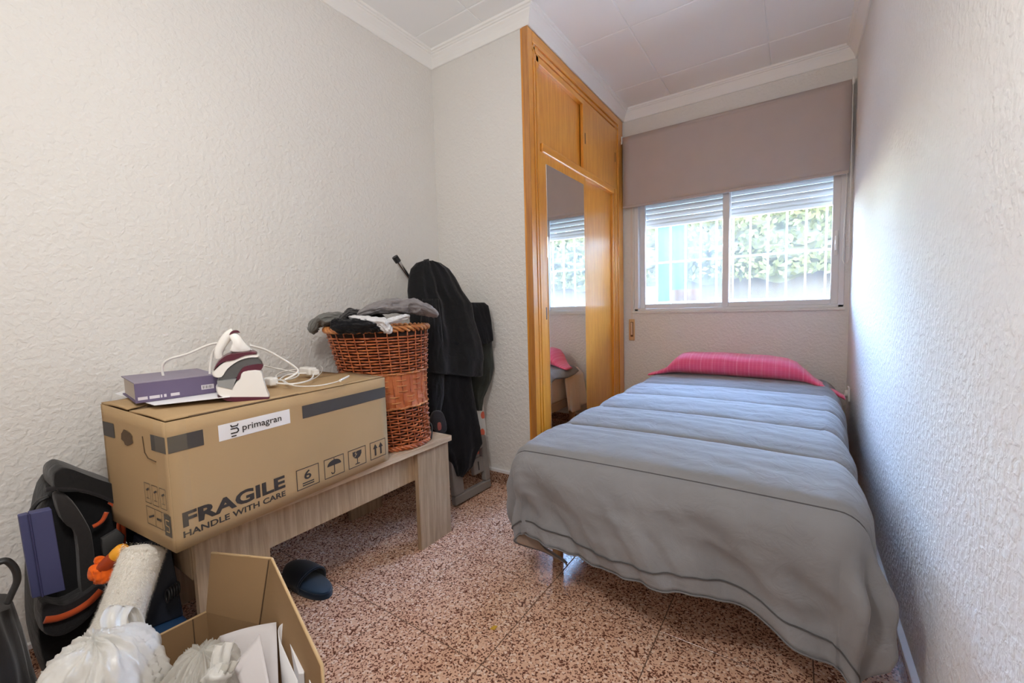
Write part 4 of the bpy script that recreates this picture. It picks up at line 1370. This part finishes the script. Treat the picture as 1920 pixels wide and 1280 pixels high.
drape('black_jacket', BLACKF, [(489, 792, 812), (493, 780, 826), (504, 770, 842), (520, 766, 853), (545, 764, 866), (570, 766, 884), (600, 768, 889), (640, 772, 902), (670, 776, 907), (690, 780, 905, 704), (696, 782, 898, 706)],
      'large black jacket draped over the ironing board top', .075, .08, 7, .022, 2, nc=64)
drape('black_sleeve', BLACKF, [(560, 792, 822), (620, 788, 828), (680, 786, 832), (740, 788, 832), (772, 792, 826)], 'black sleeve hanging behind the hamper', .085, .05, 3, .010, 6, lean=.02)
drape('black_tshirt', BLACK2, [(567, 876, 908, 569), (573, 870, 915), (600, 878, 920), (634, 890, 924, 638), (646, 898, 918, 642)], 'short black sleeve edge sticking out toward the wall', .02, .045, 2, .006, 9, lean=.03)

# small things on the table end
q = at(806, 812, z=.449)
sg = thing('strap_loop', (q.x, q.y, .4485), 'black cord loop lying at the right end of the table', 'strap')
pt = lambda u, v, d: at(u, v, d=d)
MB().tube(openc([pt(793, 800, 1.845), pt(797, 812, 1.835), pt(805, 824, 1.825), pt(809, 818, 1.825), pt(810, 800, 1.84), pt(806, 792, 1.85)], 6), .0032, 7).build('cord', BLACKP, sg, smooth_=True)
q = at(824, 806, z=.45)
dc = thing('dark_case', (-1.50, 1.335, .449), 'small dark grey case with a red patch behind the hamper', 'case')
MB().rings(inflate(dense([on_plane(u, v, Vector((-1.40, 1.375, 0)), JN) for u, v in ((812, 772), (826, 770), (834, 785), (836, 806), (826, 812), (814, 806), (806, 790))], 4), -.014, .014, .15, -JN)).build('shell', CHARC, dc, smooth_=True, angle=60)
MB().rings(inflate(dense([on_plane(u, v, Vector((-1.388, 1.372, 0)), JN) for u, v in ((820, 793), (826, 792), (827, 804), (821, 806))], 3), -.005, .003, .15, -JN)).build('patch', plain('dull_red', (.22, .045, .03, 1), .6), dc, smooth_=True)

# ------------------------------------------------------------------ slipper on the floor
he, to = at(617, 1122, z=0), at(541, 1074, z=0)
sd_ = (to - he).normalized(); sn = Vector((-sd_.y, sd_.x, 0))
L_ = (to - he).length
sl = thing('slipper', he.lerp(to, .5), 'single navy blue slipper on the floor under the table front', 'slipper')
def wprof(t):
    return .5 * (.078 + .020 * math.sin(PI * clamp(t * .9))) * math.sqrt(max(0.0, 1 - abs(2 * t - 1) ** 3.2))
def outline(sc, z, n=40):
    out = []
    for k in range(n + 1): t = k / n; out.append(he + sd_ * (L_ * t) + sn * (wprof(t) * sc) + Vector((0, 0, z)))
    for k in range(n - 1, 0, -1): t = k / n; out.append(he + sd_ * (L_ * t) - sn * (wprof(t) * sc) + Vector((0, 0, z)))
    return out
MB().rings([outline(1.0, .001), outline(1.06, .006), outline(1.06, .016), outline(1.0, .020)]).build('sole', NAVY, sl, smooth_=True, angle=60)
MB().rings([outline(.90, .0195), outline(.93, .024), outline(.86, .027)]).build('insole', NAVY2, sl, smooth_=True, angle=60)
rows = []
for i in range(16):
    t = .40 + .60 * i / 15
    hgt = .052 * math.sqrt(max(0, 1 - ((t - .45) / .56) ** 2)) + .012
    row = []
    for k in range(15):
        a = PI * k / 14
        ww = wprof(min(t, .997)) * 1.10
        row.append(he + sd_ * (L_ * t - .02 * math.sin(a) * (1 - i / 15)) + sn * (math.cos(a) * ww) + Vector((0, 0, .014 + hgt * math.sin(a) ** .75)))
    rows.append(row)
MB().grid(rows).build('upper', NAVY, sl, smooth_=True, solid=.004)
MB().tube(rows[0], .0042, 6).build('trim', NAVY, sl, smooth_=True)

# ------------------------------------------------------------------ open carton on the floor
Zr, Zt = .25, .40
A_r, A_t = at(388, 1146, z=Zr), at(397, 1036, z=Zt)
C_r, C_t = at(491, 1170, z=Zr), at(510, 1047, z=Zt)
D_t = at(604, 1247, z=Zt); D_r = Vector((D_t.x - .005, D_t.y + .003, Zr))
Fm = Vector((A_r.x - .018, .035, Zr))
E_r = Vector((-.76, .01, Zr))
fb = thing('open_carton', (-1.0, .25, 0), 'open brown carton on the floor full of bags and papers', 'box')
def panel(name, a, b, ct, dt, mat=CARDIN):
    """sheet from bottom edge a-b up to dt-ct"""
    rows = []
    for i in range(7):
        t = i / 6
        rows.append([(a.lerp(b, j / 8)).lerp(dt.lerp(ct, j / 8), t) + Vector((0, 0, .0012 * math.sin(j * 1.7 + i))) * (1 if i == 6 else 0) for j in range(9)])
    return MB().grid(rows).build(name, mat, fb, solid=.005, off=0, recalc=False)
def dn(p, k=1.0): return Vector((p.x, p.y, .004))
CB = Vector((C_r.x + .005, C_r.y - .005, .004))
panel('back_panel', dn(A_r), CB, C_r, A_r)
panel('back_flap', A_r, C_r, C_t, A_t)
DB = Vector((D_r.x - .02, D_r.y + .01, .004))
panel('right_panel', CB, DB, D_r, C_r)
panel('right_flap', C_r, D_r, D_t, C_t)
panel('left_panel', dn(Fm), dn(A_r), A_r, Fm)
panel('front_panel', dn(E_r), dn(Fm), Fm, E_r)
panel('near_panel', DB, dn(E_r), E_r, D_r)
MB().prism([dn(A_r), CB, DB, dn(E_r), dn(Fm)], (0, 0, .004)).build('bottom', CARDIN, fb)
q0, q1 = A_r.lerp(Fm, .085), A_r.lerp(Fm, .085)
MB().tube([q0 + Vector((.0035, 0, 0)), Vector((q1.x + .0035, q1.y, .05))], .0013, 5).build('joint_line', CARDDARK, fb)
MB().tube([C_t + Vector((-.004, -.006, -.002)), C_r + Vector((-.002, -.005, 0)), CB + Vector((0, -.004, 0))], .0016, 5).build('crease', CARDDARK, fb)
MB().tube([A_t, C_t, D_t, D_r], .0031, 6).build('cut_edge', CARDEDGE, fb, smooth_=True)
MB().tube([Fm, A_r], .0029, 6).build('cut_edge', CARDEDGE, fb, smooth_=True)

# papers: folded leaflets standing against the right panel, envelopes, bags
def standing(name, uvs, z, low, mat, label, group=None):
    pts = openc([Vector((*at(u, v, z=z).xy, z)) for u, v in uvs], 5)
    rows = [[Vector((p.x, p.y, low)) for p in pts], [Vector((p.x, p.y, (low + z) / 2)) for p in pts], pts]
    o = MB().grid(rows).build(name, mat, smooth_=True, solid=.0012, off=0)
    return tag(o, label, 'paper', group)
standing('folded_leaflet', [(558, 1276), (540, 1236), (525, 1200), (522, 1180), (529, 1169), (546, 1165), (553, 1168)], .328, .05, PAPER, 'curved outer white leaflet standing in the carton', 'white leaflets in the carton')
def booklet(uvs, z, low, label):
    pts = [at(u, v, z=z) for u, v in uvs]
    o = MB().prism([Vector((p.x, p.y, low)) for p in pts], (0, 0, z - low)).build('folded_leaflet', PAPER, bevel=.0015)
    return tag(o, label, 'paper', 'white leaflets in the carton')
booklet([(539, 1190), (546, 1181), (574, 1243), (570, 1262), (560, 1262)], .318, .05, 'thick folded leaflet standing between the outer leaflet and the back booklet')
booklet([(553, 1176), (560, 1173), (593, 1242), (591, 1280), (580, 1280), (577, 1240)], .322, .05, 'white booklet standing closest to the right carton flap')
def sheet(name, quad, mat, label, cat='paper', nseg=8, curl=.004):
    a, b, c, d = [at(u, v, z=z) for u, v, z in quad]
    rows = []
    for i in range(nseg + 1):
        rows.append([(a.lerp(b, j / nseg)).lerp(d.lerp(c, j / nseg), i / nseg) + Vector((0, 0, curl * math.sin(PI * j / nseg))) for j in range(nseg + 1)])
    return tag(MB().grid(rows).build(name, mat, smooth_=True, solid=.0012), label, cat)
sheet('paper_sheet', ((412, 1192, .288), (518, 1166, .318), (522, 1290, .25), (405, 1300, .20)), PAPERG, 'grey white sheet leaning at the back of the carton')
sheet('envelope', ((487, 1188, .333), (508, 1300, .275), (470, 1330, .25), (436, 1249, .30)), PAPERG, 'pointed white envelope lying in front in the carton', 'envelope')

def bag_blob(name, mat, c, rad, seed, label, parent=None, lump=.30, sharp=.16, n=150, m_=80):
    rows = []
    for i in range(1, m_):
        th = PI * i / m_
        ring = []
        for k in range(n):
            ph = 2 * PI * k / n
            d = Vector((math.sin(th) * math.cos(ph), math.sin(th) * math.sin(ph), math.cos(th)))
            sw = .9 * nz(d.x * 1.1 + seed, d.y * 1.1, d.z * 1.1)
            gx, gy = math.cos(ph + sw) * 1.0, math.sin(ph + sw) * 1.0
            r = 1 + lump * nz(d.x * 1.2 + seed, d.y * 1.2, d.z * 1.2)
            r += sharp * (ridge(gx * 2.6 + seed, gy * 2.6, d.z * .9 + seed) ** 2 - .35) * (1 - .3 * abs(d.z))
            r += sharp * .42 * (ridge(gx * 4.5 + d.z * 1.6, gy * 4.5 + seed, d.z * 2.2) ** 2 - .35)
            r += sharp * .11 * ridge(d.x * 9 + seed, d.y * 9 + d.z * 4, d.z * 5)
            ring.append(Vector(c) + Vector((d.x * rad[0] * r, d.y * rad[1] * r, d.z * rad[2] * r)))
        rows.append(ring)
    o = MB().rings(rows).build(name, mat, parent, smooth_=True)
    return o
def ribbon(pts, wdt, wdir, mat, name, parent):
    """flat strip of film with folded edges"""
    P = openc(pts, 6)
    rows = []
    for i, p in enumerate(P):
        s = i / (len(P) - 1)
        w_ = wdt[0] * (1 - s) + wdt[1] * s if not callable(wdt) else wdt(s)
        rows.append([p + wdir * (w_ * (j / 8 - .5)) + Vector((.008, 0, 0)) * math.sin(j * 1.5 + s * 5) * .6 for j in range(9)])
    return MB().grid(rows).build(name, mat, parent, smooth_=True, solid=.0008)
wc = at(185, 1282, x=-1.115)
wb = thing('white_carrier_bag', (wc.x, wc.y, .01), 'crumpled white carrier bag in the near left corner of the carton', 'plastic bag')
bag_blob('bag_body', BAGW, (wc.x, wc.y + .0, wc.z - .035), (.098, .092, .135), 2.3, '', wb, .25, .15)
hx = -1.15
def hp_(u, v, x=hx): return at(u, v, x=x)
ydir = Vector((0, 1, 0)); dg_ = Vector((.2, .8, -.5)).normalized()
ribbon([hp_(222, 1255), hp_(218, 1200), hp_(212, 1160, -1.17), hp_(228, 1135, -1.19), hp_(250, 1150, -1.19), hp_(262, 1185, -1.18), hp_(268, 1215, -1.16), hp_(275, 1255)], lambda s: .036 + .010 * math.sin(s * 6), dg_, BAGW, 'handle', wb)
ribbon([hp_(205, 1215), hp_(213, 1190), hp_(225, 1210), hp_(235, 1245)], (.02, .035), ydir, BAGW, 'handle', wb)
ribbon([hp_(262, 1190, -1.14), hp_(276, 1205, -1.13), hp_(272, 1250, -1.12)], (.016, .035), ydir, BAGW, 'handle', wb)

kc = at(385, 1290, z=.24)
kb = thing('knotted_bag', (kc.x, kc.y, .01), 'milky knotted plastic bag in the middle of the carton', 'plastic bag')
bag_blob('bag_body', BAGC, (kc.x, kc.y, .185), (.105, .095, .125), 8.1, '', kb, .22, .15)
kn = at(408, 1265, z=.30)
ribbon([kn, at(412, 1235, z=.325), at(424, 1205, z=.345)], (.03, .034), Vector((.5, .8, 0)).normalized(), BAGW, 'knot_ear', kb)
ribbon([kn, at(420, 1262, z=.31), at(436, 1240, z=.325)], (.02, .03), Vector((.5, .8, 0)).normalized(), BAGC, 'knot_ear', kb)
bag_blob('knot', BAGW, kn, (.024, .024, .020), 4.2, '', kb, .3, .25, 28, 18)

# ------------------------------------------------------------------ left corner clutter
bpk = thing('tool_backpack', (-1.66, .26, 0), 'black open tool backpack with orange trim against the left wall', 'backpack')
XP = -1.60
bkp = lambda L, x=XP: [at(u, v, x=x) for u, v in L]
PX = Vector((-1, 0, 0))
MB().rings(inflate(dense(bkp([(97, 905), (165, 905), (225, 925), (272, 960), (292, 1010), (296, 1080), (286, 1180), (240, 1300), (120, 1310), (70, 1230), (62, 1120), (70, 1000)]), 4), -.02, .16, .06, PX)).build('bag_body', BLACKF, bpk, smooth_=True, angle=60)
MB().rings(inflate(dense(bkp([(92, 888), (104, 874), (122, 872), (170, 890), (220, 908), (262, 935), (285, 975), (268, 985), (240, 955), (200, 935), (150, 918), (100, 915)], -1.575), 4), -.03, .10, .05, PX)).build('top_flap', fabric('charcoal_canvas', (.013, .0125, .013, 1), .9, wr=20), bpk, smooth_=True, angle=60)
MB().rings(inflate(dense(bkp([(100, 925), (128, 930), (160, 975), (172, 1010), (178, 1090), (165, 1110), (150, 1110), (140, 1000), (112, 970)], -1.565), 4), -.02, .03, .12, PX)).build('pocket_flap', fabric('charcoal_pocket', (.030, .027, .027, 1), .9, wr=20), bpk, smooth_=True, angle=60)
MB().tube(openc(bkp([(86, 918), (120, 914), (170, 922), (215, 940), (245, 962)], -1.55), 6), .006, 8).build('zip_edge', CHARC, bpk, smooth_=True)
MB().tube(openc(bkp([(206, 940), (218, 950), (227, 970), (231, 995), (231, 1020)], -1.556), 6), .0062, 8).build('orange_trim', ORTRIM, bpk, smooth_=True)
MB().tube(openc(bkp([(214, 942), (224, 955), (222, 990), (229, 1010)], -1.552), 6), .004, 8).build('orange_trim', ORTRIM, bpk, smooth_=True)
MB().tube(openc(bkp([(174, 987), (184, 982), (193, 974), (200, 960)], -1.553), 6), .0055, 8).build('orange_trim', ORTRIM, bpk, smooth_=True)
MB().tube(openc(bkp([(84, 1162), (110, 1158), (140, 1146), (168, 1128), (190, 1106)], -1.52), 6), .0085, 8).build('orange_trim', ORTRIM, bpk, smooth_=True)
MB().rings(inflate(dense(bkp([(78, 1135), (120, 1135), (160, 1115), (190, 1095), (205, 1110), (170, 1160), (120, 1195), (80, 1190)], -1.52), 4), .004, .10, .1, PX)).build('base_panel', CHARC, bpk, smooth_=True, angle=60)
MB().tube(openc(bkp([(92, 930), (72, 940), (58, 960), (54, 985), (60, 1010)], -1.59), 6), .010, 8, flat=.5).build('carry_handle', BLACKP, bpk, smooth_=True)
MB().rings(inflate(bkp([(190, 1010), (220, 992), (234, 1003), (228, 1030), (205, 1046), (192, 1040)], -1.535), -.004, .014, .06, PX)).build('tool_pocket', plain('dull_grey_mesh', (.045, .045, .045, 1), .7), bpk, smooth_=True, angle=60)
MB().box(*(lambda p: ((p.x, p.y - .005, p.z - .005), (p.x + .004, p.y + .005, p.z + .005)))(at(252, 922, x=-1.52))).build('buckle', CHROME, bpk, bevel=.001)

# indigo slim box tucked in front of the backpack
ibx = thing('indigo_box', at(80, 1115, x=-1.49), 'slim indigo blue box with a fold line propped on the backpack', 'box')
q = [(36, 968), (55, 963), (97, 954), (123, 1106), (81, 1118), (62, 1123)]
P = [at(u, v, x=-1.485) for u, v in q]
vx = Vector((-.026, 0, 0))
MB().prism([P[1], P[2], P[3], P[4]], vx).build('main_face', BLUEC, ibx, bevel=.002)
MB().prism([p + Vector((-.004, -.0008, 0)) for p in (P[0], P[1], P[4], P[5])], vx * .7).build('side_strip', BLUEC, ibx, bevel=.002)
MB().tube([P[1] + Vector((.0, -.001, 0)), P[4] + Vector((0, -.001, 0))], .0022, 6).build('fold_line', BLUEC2, ibx)

# black pleated bag at the very edge
bb = thing('black_tote_bag', (-1.40, .06, 0), 'black pleated fabric bag at the left edge of the clutter', 'bag')
rows = []
for i in range(24):
    t = i / 23
    ring = []
    for k in range(60):
        a = 2 * PI * k / 60
        rx = .085 + .012 * math.sin(t * 3); ry = .098 - .040 * t
        w_ = 1 + .05 * math.sin(14 * a + 3 * nz(t * 2, 1)) + .06 * nz(a * 2, t * 3)
        ring.append((-1.40 + rx * math.cos(a) * w_, .048 + ry * math.sin(a) * w_, .004 + .405 * t * (1 + .03 * nz(a, t))))
    rows.append(ring)
MB().rings(rows).build('bag_body', fabric('black_pleat', (.022, .020, .020, 1), .9), bb, smooth_=True, angle=70)
MB().tube(openc([at(u, v, x=-1.33) for u, v in ((-6, 1055), (12, 1051), (28, 1066), (32, 1088), (22, 1112), (14, 1130))], 6), .010, 8, flat=.6).build('handle', BLACKP, bb, smooth_=True)

# paint roller sleeve, fluffy
ra, rb_ = at(270, 1032, x=-1.365), at(214, 1190, x=-1.335)
ax_ = (rb_ - ra).normalized()
ro = thing('paint_roller_sleeve', rb_, 'fluffy white paint roller sleeve leaning against the backpack', 'paint roller')
u_ = ax_.orthogonal().normalized(); v_ = ax_.cross(u_)
def fluffy():
    a = Mat('lambswool', (.86, .83, .76, 1), 1.0, sheen=.5)
    a.bump(a.noise(260, 4, .7), .6, .003)
    return a.m
rows = []
Lr = (rb_ - ra).length + .03
for i in range(46):
    t = i / 45
    end = min(1, math.sqrt(max(.02, 1 - ((max(0, .09 - t, t - .91)) / .09) ** 2)))
    ring = []
    for k in range(64):
        a = 2 * PI * k / 64
        r = .0455 * end * (1 + .04 * nz(math.cos(a) * 5, math.sin(a) * 5, t * 16) + .03 * nz(math.cos(a) * 14, math.sin(a) * 14, t * 40)) * (1 + .12 * smooth(.6, 1, t))
        ring.append(ra - ax_ * .015 + ax_ * (Lr * t) + u_ * (math.cos(a) * r) + v_ * (math.sin(a) * r))
    rows.append(ring)
MB().rings(rows).build('sleeve', fluffy(), ro, smooth_=True)
mb = MB()
rnd = random.Random(5)
for q in range(9000):
    t = rnd.random(); a = rnd.random() * 2 * PI
    r = .0445 * (1 + .12 * smooth(.6, 1, t))
    dr_ = u_ * math.cos(a) + v_ * math.sin(a)
    p = ra - ax_ * .015 + ax_ * (Lr * t) + dr_ * r
    d = (dr_ + ax_ * rnd.uniform(-.3, .8) + Vector((rnd.uniform(-.6, .6), rnd.uniform(-.6, .6), rnd.uniform(-.8, .3)))).normalized() * rnd.uniform(.004, .009)
    s = d.cross(ax_).normalized() * .0007
    mb.add([p - s, p + s, p + d], [(0, 1, 2)])
mb.build('pile', plain('wool_pile', (.88, .85, .78, 1), 1.0), ro, kind='stuff', recalc=False)

# screwdriver handle and orange strap
sdv = thing('screwdriver', at(210, 1045, x=-1.42), 'red and amber screwdriver handle leaning by the white roller', 'screwdriver')
h0, h1 = at(196, 1062, x=-1.42), at(232, 1028, x=-1.385)
dd = h1 - h0
MB().tube([h0 - dd * .25, h0, h0 + dd * .35, h0 + dd * .62], [.012, .0155, .0165, .0160], 14).build('grip', RUST, sdv, smooth_=True, angle=50)
MB().tube([h0 + dd * .60, h0 + dd * .75, h0 + dd * .95, h0 + dd * 1.04, h0 + dd * 1.08], [.0165, .0172, .0165, .012, .004], 14).build('end_cap', YELLOW, sdv, smooth_=True, angle=50)
cloth_lump('orange_glove', ORANGEF, [(at(166, 1086, x=-1.43), .010, .007, ZH), (at(180, 1076, x=-1.43), .020, .012, ZH), (at(198, 1078, x=-1.415), .022, .012, ZH), (at(216, 1080, x=-1.41), .012, .008, ZH)],
           'crumpled orange glove beside the screwdriver handle', 13, .7, 30, 'glove', 4)
cloth_lump('orange_cloth', ORANGEF, [(at(178, 1058, x=-1.437), .008, .006, ZH), (at(186, 1052, x=-1.437), .012, .010, ZH), (at(196, 1056, x=-1.435), .012, .008, ZH), (at(206, 1064, x=-1.43), .008, .006, ZH)],
           'small orange rag fold above the orange glove', 17, .6, 24, 'cloth', 4)

# blue tool case by the table end
tc_ = thing('blue_tool_case', (-1.43, .35, 0), 'dark blue plastic tool case standing by the table end', 'tool case')
MB().hexa([Vector(p) for p in ((-1.55, .300, .002), (-1.345, .300, .002), (-1.345, .398, .002), (-1.55, .398, .002), (-1.55, .30, .190), (-1.345, .30, .190), (-1.345, .398, .190), (-1.55, .398, .190))]).build('case', BLUEP, tc_, bevel=.008, seg=3)
MB().hexa([Vector(p) for p in ((-1.54, .310, .1905), (-1.400, .310, .1905), (-1.375, .396, .1905), (-1.54, .396, .1905), (-1.54, .345, .40), (-1.46, .345, .40), (-1.43, .394, .41), (-1.54, .394, .41))]).build('lid', BLUEP_SHADE, tc_, bevel=.006, seg=3)  # upper side of the case, darkened in colour to read as shade
cc = at(325, 1112, x=-1.366)
mb = MB()
for q in range(5):
    cen = cc + Vector((.0, .0055 * q - .012, .002 * q))
    mb.tube([cen + Vector((.012 * math.cos(2 * PI * k / 16), 0.002 * math.sin(2 * PI * k / 16), .016 * math.sin(2 * PI * k / 16))) for k in range(16)], .0028, 6, close=True)
mb.build('coiled_cord', BLACKP, tc_, smooth_=True)

q = at(926, 1177, z=.001)
tag(MB().prism([(q.x - .008, q.y - .010, .001), (q.x + .007, q.y - .006, .001), (q.x + .006, q.y + .011, .001), (q.x - .005, q.y + .008, .001)], (0, 0, .002)).build('paper_scrap', plain('yellow_paper', (.55, .33, .03, 1), .8)), 'tiny yellow scrap on the terrazzo floor in front of the bed', 'scrap')
